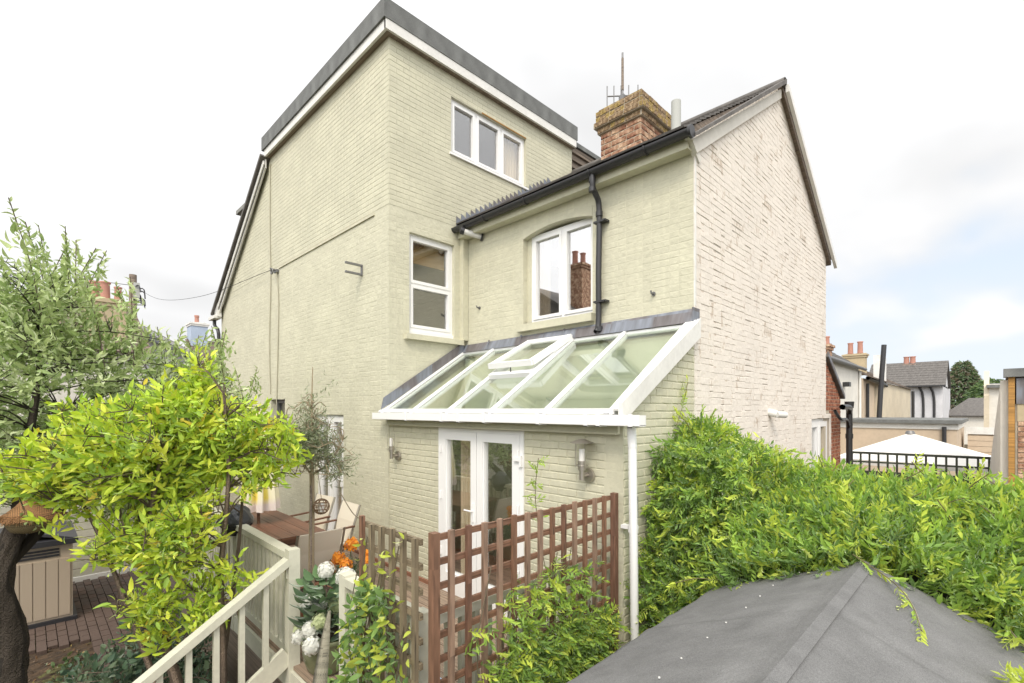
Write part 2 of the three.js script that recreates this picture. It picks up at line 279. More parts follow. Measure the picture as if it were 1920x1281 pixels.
// rows of roof tiles on the slope e0-e1 (eave) to r0-r1 (ridge)
function tiles(host, name, e0, e1, r0, r1, rows, wide, m, thick = 0.018) {
  if (e1.clone().sub(e0).cross(r0.clone().sub(e0)).y < 0) { [e0, e1, r0, r1] = [e1, e0, r1, r0]; }
  const out = [], L = e0.distanceTo(e1), n = Math.max(1, Math.round(L / wide)), q = rng(rows * 31 + n);
  for (let i = 0; i < rows; i++) {
    const a0 = lerp3(e0, r0, i / rows), a1 = lerp3(e1, r1, i / rows), b0 = lerp3(e0, r0, Math.min(1, (i + 1.25) / rows)), b1 = lerp3(e1, r1, Math.min(1, (i + 1.25) / rows));
    const N = a1.clone().sub(a0).cross(b0.clone().sub(a0)).normalize();
    for (let k = 0; k < n + (i % 2); k++) {
      const s = clamp((k - (i % 2) * 0.5) / n + 0.0006), t = clamp((k + 1 - (i % 2) * 0.5) / n - 0.0006); if (t - s < 0.004) continue;
      const up = 0.024 + 0.006 * q();
      out.push(slab([lerp3(a0, a1, s).addScaledVector(N, up), lerp3(a0, a1, t).addScaledVector(N, up + 0.004 * (q() - 0.5)), lerp3(b0, b1, t).addScaledVector(N, 0.004), lerp3(b0, b1, s).addScaledVector(N, 0.004)], thick));
    }
  }
  return part(host, name, out, m, { kind: 'stuff' });
}
function chimney(host, x0, x1, y0, y1, z0, z1, m, o = {}) {
  const c = part(host, 'chimney', [box(x0, x1, y0, y1, z0, z1)], m);
  part(c, 'chimney_cap', [box(x0 - .05, x1 + .05, y1 - .22, y1 - .1, z0 - .05, z1 + .05), box(x0 - .1, x1 + .1, y1 - .1, y1, z0 - .1, z1 + .1), slab([V(x0 - .06, y1 + .002, z1 + .06), V(x1 + .06, y1 + .002, z1 + .06), V(x1, y1 + .09, z0 + .1), V(x0, y1 + .09, z0 + .1)], .05)], o.cap ?? m);
  for (const [x, z, h, r] of o.pots ?? []) { const y = y1 + .04; part(c, 'chimney_pot', new THREE.LatheGeometry([[r * .8, 0], [r, .02], [r * .86, .06], [r * .78, h - .08], [r * .95, h - .05], [r * .95, h], [r * .7, h]].map(([a, b]) => new THREE.Vector2(a, b)), 14).translate(x, y, z), o.potMat ?? mat.pot); }
  return c;
}
// ================================================================ THE SETTING
{
  const g = new THREE.PlaneGeometry(600, 600, 1, 1).rotateX(-Math.PI / 2).translate(0, -1, 0), me = new THREE.Mesh(g, mat.soil);
  tri(g); me.name = 'ground'; me.receiveShadow = true; me.userData = { kind: 'structure', label: 'earth and thin grass of the garden', category: 'ground' }; scene.add(me);
}
{ // brick paving beside the storage box
  const t = thing('paving', 'brown brick paving beside the storage box', 'paving', [-10, -1, -1.6], { kind: 'structure' }), q = rng(3), geos = [0, 1, 2].map((k) => tri(new THREE.BoxGeometry(0.205 - k * .003, 0.05, 0.1)));
  const seen = [];
  for (let i = 0; i < 24; i++) for (let k = 0; k < 30; k++) { const x = -12.1 + i * .215 + (k % 2) * .107, z = -3.0 + k * .11; if (x > -8.1 + .5 * Math.sin(k) || (x > -9 && z > -.6)) continue; const a = V(x, -1, z).project(camera); seen.push([Math.abs(a.x) < 1 && a.y > -1 ? 1 / V(x, -1, z).distanceTo(EYE) : -1, x, z]); }
  seen.sort((a, b) => b[0] - a[0]);
  const rest = [];
  seen.forEach(([, x, z], i) => { const y = -.985 + .008 * q(), k = Math.floor(q() * 3), r = (q() - .5) * .02; if (i < 280) { const me = new THREE.Mesh(geos[k], q() < .5 ? mat.paver : mat.paver2); me.name = 'paver'; me.position.set(x + 10, y + 1, z + 1.6); me.rotation.y = r; me.receiveShadow = me.castShadow = true; t.add(me); } else rest.push(geos[k].clone().rotateY(r).translate(x, y, z)); });
  if (rest.length) part(t, 'paver_field', rest, mat.paver, { kind: 'stuff' });
}
// ================================================================ MAIN HOUSE
const S = FX(-3.7), A = FZ(-6.2), Bf = FX(-5.13), E = FZ(-2.3);
const house = thing('house', 'tall sage green painted brick house with flat felt roof edge', 'house', [-10.4, -1, -6]);
{
  const poly = [[-14.72, -1], [-6.203, -1], [-6.203, 7.69], [-11.0, 7.69], [-14.72, 5.0]], holes = [[-8.72, .1, -7.62, 2.2], [-10.98, 1.1, -10.19, 2.5]];
  const w = wall(house, 'side_wall', S, poly, holes, .24, mat.sage);
  brickwork(w, S, [[-14.72, -1], [-6.195, -1], [-6.195, 5.19], [-14.46, 5.19], [-14.72, 5.0]], holes, mat.sage, { flemish: true, single: 150, depth: [0.0004, 0.0026], joint: .007, wander: .008, tilt: .02, seed: 11, lost: .14 });
  brickwork(w, S, [[-14.4, 5.235], [-6.195, 5.235], [-6.195, 7.69], [-11.0, 7.69]], [], mat.sageNew, { depth: [0.0035, 0.005], joint: .007, seed: 12, tilt: .003 });
  part(w, 'brick_ledge', [S.box(-10.5, -6.6, 5.195, 5.225, 0, .022)], mat.sage);
  // rear wall toward the wing
  const rear = [[3.703, -1], [8.0, -1], [8.0, 7.80], [3.703, 7.69]], rh = [[4.84, 6.42, 6.6, 7.34], [4.05, 3.4, 4.905, 4.94]];
  const rw = wall(house, 'rear_wall', A, rear, rh, .24, mat.sage);
  brickwork(rw, A, [[3.695, 2.36], [5.13, 3.3], [5.13, 5.2], [3.695, 5.2]], rh, mat.sage, { flemish: true, single: 60, depth: [0.0004, 0.0026], joint: .007, wander: .006, tilt: .016, seed: 13, lost: .12 });
  brickwork(rw, A, [[3.695, 5.2], [5.05, 5.2], [8.0, 7.12], [8.0, 7.8], [3.695, 7.69]], rh, mat.sageNew, { single: 80, depth: [0.0035, 0.0055], joint: .007, tilt: .004, seed: 14 });
  // unseen walls close the house
  part(house, 'front_wall', box(-14.72, -14.5, -1, 5.0, -12.2, -3.95), mat.render);
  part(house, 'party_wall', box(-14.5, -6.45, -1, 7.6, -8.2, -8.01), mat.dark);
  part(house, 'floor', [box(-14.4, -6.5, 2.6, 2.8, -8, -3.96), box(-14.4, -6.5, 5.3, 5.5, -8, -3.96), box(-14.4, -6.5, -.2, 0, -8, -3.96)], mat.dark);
  // flat roof with felt upstand and white fascia, pitched front slope with barge board
  part(house, 'flat_roof', box(-11.1, -6.12, 7.72, 8.0, -8.0, -3.62), mat.felt);
  const ft = part(house, 'felt_upstand', [box(-11.12, -6.07, 7.82, 8.10, -3.62, -3.55), box(-6.13, -6.07, 7.824, 8.104, -8.03, -3.62), slab([V(-11.12, 8.10, -3.55), V(-6.07, 8.10, -3.55), V(-6.13, 8.14, -3.7), V(-11.12, 8.14, -3.7)], .03)], mat.feltEdge);
  part(house, 'fascia_board', [box(-11.05, -6.085, 7.675, 7.82, -3.62, -3.58), box(-6.12, -6.08, 7.678, 7.823, -8.0, -3.58)], mat.white);
  part(house, 'soffit', [box(-11.05, -6.12, 7.672, 7.692, -3.70, -3.62), box(-6.2, -6.12, 7.675, 7.695, -8, -3.7)], mat.timberOld);
  const sl = Math.hypot(3.75, 2.72), e0 = V(-14.95, 4.83, -3.52), r0 = V(-11.05, 7.68, -3.52);
  part(house, 'front_roof_slope', slab([V(-14.98, 4.86, -12), V(-14.98, 4.86, -3.5), V(-11.05, 7.72, -3.5), V(-11.05, 7.72, -12)], .06), mat.slate);
  part(house, 'barge_board', [slab([V(-14.85, 4.72, -3.6), V(-14.7, 4.72, -3.6), V(-11.05, 7.45, -3.6), V(-11.05, 7.66, -3.6)], .03), slab([V(-14.9, 4.78, -3.56), V(-14.86, 4.70, -3.56), V(-11.02, 7.51, -3.56), V(-11.06, 7.60, -3.56)], .02)], mat.white);
  part(house, 'barge_end_box', [box(-14.82, -14.55, 4.74, 5.12, -3.66, -3.56), box(-15.2, -14.6, 4.70, 4.78, -3.67, -3.5)], mat.white);
  part(house, 'downpipe', tube([V(-15.0, 4.72, -3.6), V(-14.98, 4.55, -3.6), V(-14.72, 4.40, -3.62), V(-14.70, 4.2, -3.63), V(-14.7, -1, -3.63)], .045, 40), mat.black);
  part(house, 'cable', tube([V(-10.98, 7.55, -3.68), V(-10.99, 6, -3.68), V(-10.95, 5, -3.68), V(-11.02, 3.6, -3.675), V(-10.96, 2.6, -3.68)], .011, 40, 6), mat.cable);
  part(house, 'cable', tube([V(-10.55, 5.15, -3.66), V(-10.5, 4.6, -3.68), V(-10.53, 3.6, -3.68), V(-10.6, 2.4, -3.68), V(-10.62, 1.5, -3.68)], .011, 40, 6), mat.cable);
  part(house, 'cable_anchor', [rod(V(-10.6, 5.17, -3.7), V(-10.6, 5.19, -3.55), .02), new THREE.TorusGeometry(.05, .015, 6, 12).translate(-10.58, 5.13, -3.58), box(-10.66, -10.5, 5.12, 5.18, -3.69, -3.64)], mat.ironGrey);
  part(house, 'wall_bracket', [box(-7.0, -6.96, 4.36, 4.53, -3.70, -3.68), box(-7.0, -6.965, 4.50, 4.53, -3.68, -3.42), box(-7.0, -6.965, 4.36, 4.39, -3.68, -3.42)], mat.ironGrey);
  // openings
  const d = glazing(house, 'side_door', S, [-8.72, .1, -7.62, 2.2], { w: -.05, bar: .06, sash: .085, mull: [-8.17], cells: [[-8.66, .16, -8.2, 2.14], [-8.14, .16, -7.68, 2.14]] });
  part(d, 'door_sill', S.box(-8.76, -7.58, .06, .1, -.1, .06), mat.upvc); part(d, 'handle', [S.box(-7.735, -7.705, .98, 1.16, -.04, .0), rod(V(-7.72, 1.1, -3.68), V(-7.84, 1.1, -3.67), .01)], mat.upvc);
  curtain(d, 'curtain', S, -8.7, -8.3, .1, 2.2, -.3, mat.curtain, 50);
  const k = glazing(house, 'side_window', S, [-10.98, 1.1, -10.19, 2.5], { w: -.12, mat: mat.ironGrey, bar: .05 }); part(k, 'window_sill', S.box(-11.05, -10.12, 1.02, 1.1, -.1, .06), mat.sageNew);
  const u = glazing(house, 'dormer_window', A, [4.84, 6.42, 6.6, 7.34], { w: -.05, bar: .055, sash: .04, mull: [5.40, 5.99], cells: [[4.895, 6.475, 5.3725, 7.285], [5.4275, 6.475, 5.9625, 7.285], [6.0175, 6.475, 6.545, 7.285]], label: 'white three-light window high in the rear wall' });
  part(u, 'window_sill', A.box(4.8, 6.64, 6.385, 6.42, -.1, .035), mat.upvc); curtain(u, 'curtain', A, 6.1, 6.6, 6.4, 7.3, -.22, mat.curtain, 44); part(u, 'lintel_strip', A.box(5.5, 6.6, 7.342, 7.362, -.02, .012), mat.timberOrange);
  const s = glazing(house, 'stair_window', A, [4.05, 3.47, 4.905, 4.94], { w: -.06, bar: .05, sash: .045, cells: [[4.10, 3.52, 4.855, 4.17], [4.10, 4.2, 4.855, 4.89]], label: 'white two-light stair window with a bamboo blind' });
  part(s, 'transom', A.box(4.10, 4.855, 4.165, 4.205, -.115, -.062), mat.upvc); part(s, 'blind', A.box(4.12, 4.84, 4.55, 4.9, -.2, -.185), mat.bamboo); part(s, 'sill_board', A.box(4.05, 4.905, 3.4, 3.47, -.12, -.03), mat.upvc);
  part(s, 'window_sill', A.box(3.95, 5.04, 3.32, 3.4, -.1, .085), mat.sageNew);
  part(house, 'corner_pilaster', box(-6.2, -6.11, 3.4, 5.1, -5.12, -5.02), mat.sageNew);
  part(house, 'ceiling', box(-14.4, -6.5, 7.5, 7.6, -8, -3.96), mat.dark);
}
// lead soakers stepped up the rear wall
{
  const pts = [], z0 = 4.93, z1 = 7.3, n = 23, line = (z) => 5.27 + (z - 4.93) * .62;
  pts.push([z0, line(z0) - .05]); pts.push([z1, line(z1) - .05]); 
  for (let i = n; i > 0; i--) { const a = z0 + (z1 - z0) * i / n, b = z0 + (z1 - z0) * (i - 1) / n; pts.push([a, line(a) + .04]); pts.push([b + .004, line(b) + .15]); }
  const g = new THREE.ExtrudeGeometry(new THREE.Shape(pts.map(([a, b]) => new THREE.Vector2(a, b))), { depth: .008, bevelEnabled: false }).applyMatrix4(new THREE.Matrix4().makeBasis(A.u, V(0, 1, 0), A.n).setPosition(V(-6.186, 0, 0)));
  part(house, 'stepped_flashing', g, mat.lead, { label: 'grey lead flashing cut in saw teeth' });
}
// ================================================================ REAR WING
const wing = thing('rear_wing', 'two-storey rear wing, sage side and worn off-white gable end', 'house', [-4.3, -1, -8]);
{
  const hole = [[-4.87, 3.5, -3.64, 4.88]];
  const w = wall(wing, 'side_wall', Bf, [[-6.2, -1], [-2.303, -1], [-2.303, 5.22], [-6.2, 5.22]], hole, .24, mat.sage);
  brickwork(w, Bf, [[-6.19, 3.2], [-2.295, 3.2], [-2.295, 5.2], [-6.19, 5.2]], hole, mat.sage, { flemish: true, single: 120, depth: [0.0004, 0.0026], joint: .007, wander: .008, tilt: .02, seed: 21, lost: .14 });
  const gp = [[5.133, -1], [11.42, -1], [11.42, 2.2], [10.98, 2.2], [10.98, 5.25], [8.05, 7.17], [5.133, 5.25]], gh = [[9.93, -.1, 11.3, 2.1]];
  const e = wall(wing, 'gable_wall', E, gp, gh, .24, mat.creamJoint);
  brickwork(e, E, [[5.125, -.9], [11.42, -.9], [11.42, 2.2], [10.985, 2.2], [10.985, 5.25], [8.05, 7.17], [5.125, 5.25]], gh, mat.cream, { flemish: true, single: 180, depth: [0.006, 0.010], joint: -.009, wander: .004, tilt: .012, seed: 22, lost: .24 });
  part(e, 'white_corner_strip', box(-2.305, -2.289, 3.4, 5.2, -5.16, -5.125), mat.white);
  part(wing, 'far_wall', box(-6.2, -2.54, -1, 5.2, -10.98, -10.76), mat.render);
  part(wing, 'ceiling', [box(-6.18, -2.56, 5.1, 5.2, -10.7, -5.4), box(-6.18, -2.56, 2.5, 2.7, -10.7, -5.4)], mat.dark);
  // arch over the window opening
  { const sh = new THREE.Shape(); sh.moveTo(-4.87, 4.90); sh.lineTo(-4.87, 4.76); sh.quadraticCurveTo(-4.255, 4.93, -3.64, 4.76); sh.lineTo(-3.64, 4.90); sh.closePath(); part(wing, 'arch', new THREE.ExtrudeGeometry(sh, { depth: .2, bevelEnabled: false }).translate(0, 0, -5.325), mat.sage); }
  const k = glazing(wing, 'bedroom_window', Bf, [-4.79, 3.53, -3.64, 4.80], { w: -.1, bar: .045, sash: .045, mull: [-4.2], cells: [[-4.745, 3.575, -4.2225, 4.755], [-4.1775, 3.575, -3.685, 4.755]], label: 'white two-light window under a shallow arch', glass: mat.glassMirror });
  part(k, 'reveal', Bf.box(-4.87, -4.79, 3.5, 4.88, -.2, -.09), mat.sageNew); part(k, 'window_sill', Bf.box(-4.93, -3.6, 3.40, 3.5, -.12, .09), mat.sageNew);
  curtain(k, 'curtain', Bf, -4.75, -4.55, 3.5, 4.8, -.24, mat.curtain, 22);
  const d = glazing(wing, 'garden_door', E, [9.93, -.1, 11.3, 2.1], { w: -.04, bar: .06, sash: .1, mull: [10.6], cells: [[9.99, -.04, 10.57, 2.04], [10.63, -.04, 11.24, 2.04]] });
  // roof
  tiles(wing, 'roof_tiles', V(-6.19, 5.275, -4.94), V(-2.32, 5.275, -4.94), V(-6.19, 7.2, -8.05), V(-2.32, 7.2, -8.05), 24, .2, mat.slate);
  tiles(wing, 'roof_tiles', V(-2.2, 5.22, -11.2), V(-6.19, 5.22, -11.2), V(-2.2, 7.22, -8.05), V(-6.19, 7.22, -8.05), 24, .2, mat.slate);
  part(wing, 'roof_deck', [slab([V(-6.19, 5.26, -4.95), V(-2.34, 5.26, -4.95), V(-2.34, 7.17, -8.05), V(-6.19, 7.17, -8.05)], .08), slab([V(-2.24, 5.17, -11.18), V(-6.19, 5.17, -11.18), V(-6.19, 7.19, -8.05), V(-2.24, 7.19, -8.05)], .08)], mat.timberOld);
  part(wing, 'ridge_tiles', tube([V(-6.2, 7.2, -8.05), V(-2.2, 7.2, -8.05)], .07, 12, 8), mat.slate);
  part(wing, 'verge_board', [slab([V(-2.285, 5.14, -4.98), V(-2.285, 5.04, -5.1), V(-2.285, 6.98, -8.05), V(-2.285, 7.12, -8.05)].reverse(), .03)], mat.render);
  part(wing, 'verge_mortar', [slab([V(-2.25, 5.2, -4.98), V(-2.25, 5.15, -4.96), V(-2.25, 7.17, -8.05), V(-2.25, 7.24, -8.05)].reverse(), .07)], mat.slate);
  part(wing, 'verge_board', [slab([V(-2.2, 7.15, -8.05), V(-2.2, 7.04, -8.05), V(-2.2, 5.04, -11.2), V(-2.2, 5.15, -11.2)].reverse(), .05)], mat.white);
  part(wing, 'eaves_bracket', slab([V(-2.27, 5.19, -4.9), V(-2.27, 4.97, -5.2), V(-2.27, 5.04, -5.26), V(-2.27, 5.24, -4.96)], .05), mat.render);
  part(wing, 'eaves_board', [box(-6.19, -2.3, 5.06, 5.2, -5.0, -4.97), box(-6.19, -2.3, 5.06, 5.08, -5.12, -5.0)], mat.sageNew);
  // gutter: half round trough
  { const sh = new THREE.Shape(); sh.absarc(0, 0, .062, Math.PI, 2 * Math.PI); sh.lineTo(.054, 0); sh.absarc(0, 0, .054, 2 * Math.PI, Math.PI, true);
    const g = new THREE.ExtrudeGeometry(sh, { depth: 4.1, bevelEnabled: false, curveSegments: 10 }).rotateY(Math.PI / 2).translate(-6.33, 5.2, -4.9);
    const gu = part(wing, 'gutter', g, mat.black, { label: 'black half-round gutter' });
    for (const x of [-5.45, -4.6, -3.5, -2.75]) part(gu, 'gutter_bracket', new THREE.TorusGeometry(.067, .011, 6, 12, Math.PI).rotateZ(Math.PI).rotateY(Math.PI / 2).translate(x, 5.2, -4.9), mat.black);
    part(gu, 'gutter_end', new THREE.CylinderGeometry(.068, .068, .03, 16).rotateZ(Math.PI / 2).translate(-2.23, 5.18, -4.9), mat.black);
    part(gu, 'gutter_end', new THREE.CylinderGeometry(.064, .064, .02, 16).rotateZ(Math.PI / 2).translate(-6.33, 5.18, -4.9), mat.black); }
  const dp = part(wing, 'downpipe', [tube([V(-3.48, 5.15, -4.9), V(-3.48, 5.0, -4.91), V(-3.485, 4.88, -5.03), V(-3.49, 4.75, -5.06), V(-3.5, 4.0, -5.06), V(-3.51, 3.3, -5.06), V(-3.51, 3.24, -5.02)], .036, 50, 12)], mat.black, { label: 'black downpipe with a kinked top' });
  for (const y of [5.1, 4.98, 4.72, 3.28]) part(dp, 'pipe_collar', rod(V(-3.49, y - .03, y > 4.9 ? -4.91 : -5.06), V(-3.49, y + .03, y > 4.9 ? -4.91 : -5.06), .044, .044, 14), mat.black);
  for (const y of [4.62, 3.62]) part(dp, 'pipe_clip', [box(-3.56, -3.38, y - .012, y + .012, -5.12, -5.03), rod(V(-3.40, y, -5.12), V(-3.40, y, -5.02), .012)], mat.black);
  part(wing, 'waste_pipe', [rod(V(-5.76, 5.02, -5.13), V(-5.93, 5.09, -4.86), .045, .045, 14)], mat.white); part(wing, 'waste_pipe_seal', rod(V(-5.757, 5.015, -5.125), V(-5.772, 5.02, -5.1), .062, .062, 14), mat.black); part(wing, 'waste_pipe_seal', [rod(V(-5.92, 5.087, -4.88), V(-5.95, 5.10, -4.83), .055, .055, 14), box(-5.98, -5.9, 5.07, 5.17, -4.89, -4.83)], mat.black);
  for (const [x, y] of [[-5.83, 3.9], [-2.78, 3.61]]) part(wing, 'wall_hook', [rod(V(x, y, -5.13), V(x, y, -5.07), .012), rod(V(x, y, -5.07), V(x, y + .03, -5.06), .01), rod(V(x, y, -5.125), V(x, y, -5.115), .025)], mat.ironGrey);
  // vents and patches on the gable
  part(wing, 'vent_pipe', [rod(V(-2.3, 2.23, -7.6), V(-2.18, 2.20, -7.6), .055, .05, 14), rod(V(-2.2, 2.2, -7.6), V(-2.12, 2.19, -7.75), .05, .045, 14)], mat.white);
}
{ // chimney on the wing
  const x0 = -3.77, x1 = -3.16, z0 = -6.18, z1 = -5.5, c = thing('chimney_stack', 'old red brick chimney with lichened corbelled top', 'chimney', [-3.46, 5.3, -5.84]);
  const core = part(c, 'stack', box(x0 + .006, x1 - .006, 5.2, 6.0, z0 + .006, z1 - .006), mat.mortar);
  const fF = FX(z1 - .006), fR = FZ(x1 - .006);
  brickwork(core, fF, [[x0, 5.3], [x1, 5.3], [x1, 6.0], [x0, 6.0]], [], mat.brick, { single: 40, depth: [.006, .012], seed: 31, tilt: .012 });
  brickwork(core, fR, [[-z1, 5.3], [-z0, 5.3], [-z0, 6.0], [-z1, 6.0]], [], mat.brick, { single: 40, depth: [.006, .012], seed: 32, tilt: .012 });
  for (const [y, e] of [[6.0, .035], [6.075, .075], [6.15, .05], [6.225, .05]]) {
    const k = part(c, 'corbel_course', box(x0 - e + .006, x1 + e - .006, y, y + .073, z0 - e + .006, z1 + e - .006), mat.mortar);
    brickwork(k, FX(z1 + e - .006), [[x0 - e, y - .001], [x1 + e, y - .001], [x1 + e, y + .075], [x0 - e, y + .075]], [], mat.brickLichen, { single: 8, depth: [.006, .014], seed: 33, tilt: .02 });
    brickwork(k, FZ(x1 + e - .006), [[-z1 - e, y - .001], [-z0 + e, y - .001], [-z0 + e, y + .075], [-z1 - e, y + .075]], [], mat.brickLichen, { single: 8, depth: [.006, .014], seed: 34, tilt: .02 });
  }
  part(c, 'mortar_cap', box(x0 - .02, x1 + .02, 6.298, 6.33, z0 - .02, z1 + .02), mat.brickLichen);
  part(c, 'flue_pot', rod(V(-3.62, 6.3, -6.05), V(-3.62, 6.52, -6.05), .055, .05, 14), mat.potGrey);
  part(c, 'lead_apron', [slab([V(x0 - .05, 5.43, z1 + .02), V(x1 + .03, 5.43, z1 + .02), V(x1 + .03, 5.53, z1 + .012), V(x0 - .05, 5.53, z1 + .012)], .01), slab([V(x1 + .02, 5.4, z1 + .02), V(x1 + .02, 5.85, z0), V(x1 + .014, 6.0, z0), V(x1 + .014, 5.58, z1 + .02)], .01)], mat.lead);
}
{ const c = thing('television_aerial', 'thin television aerial on a mast behind the brick chimney', 'aerial', [-3.84, 6.2, -6.16]);
  part(c, 'mast', rod(V(-3.84, 6.0, -6.16), V(-3.84, 7.5, -6.16), .014), mat.ironGrey); part(c, 'mast_wrap', rod(V(-3.84, 6.95, -6.16), V(-3.84, 7.42, -6.16), .02, .018), mat.timberOld);
  part(c, 'boom', rod(V(-4.0, 6.86, -6.0), V(-3.68, 6.88, -6.32), .01), mat.ironGrey);
  for (const t of [0, .22, .45, .7, 1]) { const p = lerp3(V(-4.0, 6.86, -6.0), V(-3.68, 6.88, -6.32), t); part(c, 'element', rod(p.clone().add(V(0, -.15, 0)), p.clone().add(V(0, .15, 0)), .008), mat.ironGrey); }
  part(c, 'junction', box(-3.88, -3.80, 6.75, 6.87, -6.20, -6.12), mat.ironGrey); }
{ const c = thing('flue_pipe', 'pale grey vent pipe standing between chimney and gable end', 'pipe', [-2.69, 5.3, -5.5]); part(c, 'pipe', rod(V(-2.69, 5.3, -5.5), V(-2.69, 5.97, -5.5), .056, .056, 18), mat.potGrey); part(c, 'collar', rod(V(-2.69, 5.38, -5.5), V(-2.69, 5.55, -5.5), .09, .068, 16), mat.black); }
{ // the adjoining house's dormer, glimpsed behind the chimney
  const c = thing('dormer', 'weathered timber dormer of the adjoining house behind the chimney', 'dormer', [-9, 5, -10.2]);
  part(c, 'cheek', box(-10.2, -6.5, 5, 7.5, -12.2, -8.22), mat.slate);
  for (let i = 0; i < 3; i++) part(c, 'fascia_board', box(-6.5 + i * .05, -6.34 + i * .05, 7.44 + i * .12, 7.555 + i * .12, -12.3, -8.06), mat.timberOld);
  part(c, 'felt_cap', box(-10.2, -6.2, 7.81, 7.90, -12.3, -8.06), mat.feltEdge);
}
// ================================================================ CONSERVATORY
const cons = thing('conservatory', 'lean-to conservatory with glass roof and white french doors', 'conservatory', [-4.25, -1, -4.4]);
{
  const F = FX(-3.71), yTop = 2.06, holes = [[-5.0, -.02, -3.505, 2.075]];
  const w = wall(cons, 'front_wall', F, [[-6.2, -1], [-2.303, -1], [-2.303, yTop], [-3.505, yTop], [-3.505, 0], [-5.0, 0], [-5.0, yTop], [-6.2, yTop]], [], .2, mat.sageNew);
  brickwork(w, F, [[-6.19, -.95], [-2.296, -.95], [-2.296, yTop], [-6.19, yTop]], holes, mat.sageNew, { single: 150, depth: [0.008, 0.0105], joint: .009, tilt: .004, wander: .002, seed: 41 });
  const e = wall(cons, 'end_wall', E, [[3.703, -1], [5.12, -1], [5.12, 3.1], [3.703, 2.2]], [], .2, mat.sageNew);
  brickwork(e, E, [[3.70, -.95], [5.12, -.95], [5.12, 3.1], [3.70, 2.2]], [], mat.sageNew, { single: 150, depth: [0.008, 0.0105], joint: .009, tilt: .004, wander: .002, seed: 42 });
  part(e, 'air_vent', box(-2.29, -2.28, 1.28, 1.48, -3.92, -3.86), mat.ironGrey);
  part(cons, 'floor', box(-6.2, -2.5, -.15, .0, -5.13, -3.9), mat.table);
  part(cons, 'inner_wall', [box(-6.19, -2.5, 2.1, 3.1, -5.13, -5.115), box(-6.19, -6.18, 2.0, 2.3, -5.1, -3.92)], mat.plaster); part(cons, 'inner_dado', [box(-6.18, -2.53, 0, 2.1, -5.13, -5.11), box(-6.19, -6.175, 0, 2.0, -5.1, -3.93)], mat.olive);
  part(cons, 'inner_lining', [box(-2.52, -2.505, 0, 2.2, -5.1, -3.92), box(-3.5, -2.52, 0, 2.05, -3.925, -3.912), box(-6.17, -5.0, 0, 2.05, -3.925, -3.912)], mat.plaster);
  part(cons, 'wall_picture', box(-4.9, -4.72, 1.45, 1.7, -5.11, -5.09), mat.dark);
  // glass roof
  const at = (x, t, up = 0) => V(x, mixn(2.235, 3.20, t) + up * .84, mixn(-3.60, -5.10, t) + up * .54), xs = [-6.16, -5.43, -4.67, -3.905, -3.12, -2.36];
  const roof = part(cons, 'roof_eaves_beam', [box(-6.2, -2.3, 2.14, 2.225, -3.70, -3.60), box(-6.19, -2.3, 3.14, 3.2, -5.125, -5.06)], mat.upvc);
  for (let i = 0; i < 5; i++) {
    const a = xs[i] + .015, b = xs[i + 1] - .015;
    for (const [s, t] of i === 2 ? [[0.02, .45]] : [[.02, .98]]) part(cons, 'roof_pane', slab([at(a, s), at(b, s), at(b, t), at(a, t)], .006), mat.roofGlass);
  }
  xs.forEach((x, i) => { const b = part(cons, 'glazing_bar', [bar(at(x, -.02, .02), at(x, 1.0, .02), i ? .036 : .03, .03, V(0, .84, .54)), bar(at(x, 0, -.03), at(x, 1.0, -.03), .045, .05, V(0, .84, .54))], mat.upvc); part(b, 'end_cap', bar(at(x, -.035, .022), at(x, -.015, .022), .062, .055, V(0, .84, .54)), mat.upvc); });
  part(cons, 'eaves_trim', bar(V(-6.2, 2.255, -3.585), V(-2.32, 2.255, -3.585), .03, .05), mat.upvc);
  // opened roof light between the third and fourth bar
  part(cons, 'roof_light_kerb', [bar(at(-4.65, .47, .03), at(-3.92, .47, .03), .09, .06, V(0, .84, .54)), bar(at(-4.64, .45, .03), at(-4.64, .97, .03), .04, .06, V(0, .84, .54)), bar(at(-3.935, .45, .03), at(-3.935, .97, .03), .06, .06, V(0, .84, .54))], mat.upvc);
  { const up = (t) => .06 + (1 - t) * .17, q = (x, t) => at(x, t, up(t)), l = part(cons, 'roof_light', [bar(q(-4.66, .5), q(-3.90, .5), .06, .07, V(0, .9, .3)), bar(q(-4.64, .5), q(-4.64, .97), .05, .06), bar(q(-3.92, .5), q(-3.92, .97), .07, .07), bar(q(-4.66, .97), q(-3.90, .97), .05, .05)], mat.upvc, { label: 'opened roof light in a white frame' }); part(l, 'pane', slab([q(-4.62, .51), q(-3.94, .51), q(-3.94, .96), q(-4.62, .96)], .006), mat.roofGlass); part(l, 'stay', rod(at(-4.28, .47, .04), q(-4.28, .5), .008), mat.black); }
  // lead flashing along both walls
  const fl = part(cons, 'lead_flashing', [slab([V(-6.19, 3.2, -5.04), V(-2.27, 3.21, -5.04), V(-2.27, 3.37, -5.112), V(-6.19, 3.33, -5.112)], .008)], mat.lead);
  for (const x of [-5.6, -4.9, -4.1, -3.3, -2.75]) part(fl, 'lead_lap', slab([V(x, 3.205, -5.034), V(x + .03, 3.205, -5.034), V(x + .03, 3.36, -5.105), V(x, 3.36, -5.105)], .006), mat.lead);
  part(fl, 'lead_corner', box(-2.285, -2.27, 3.08, 3.37, -5.2, -5.04), mat.lead);
  part(cons, 'lead_flashing', slab([V(-6.18, 2.27, -3.56), V(-6.18, 2.44, -3.6), V(-6.18, 3.38, -5.08), V(-6.18, 3.22, -5.08)], .012), mat.lead);
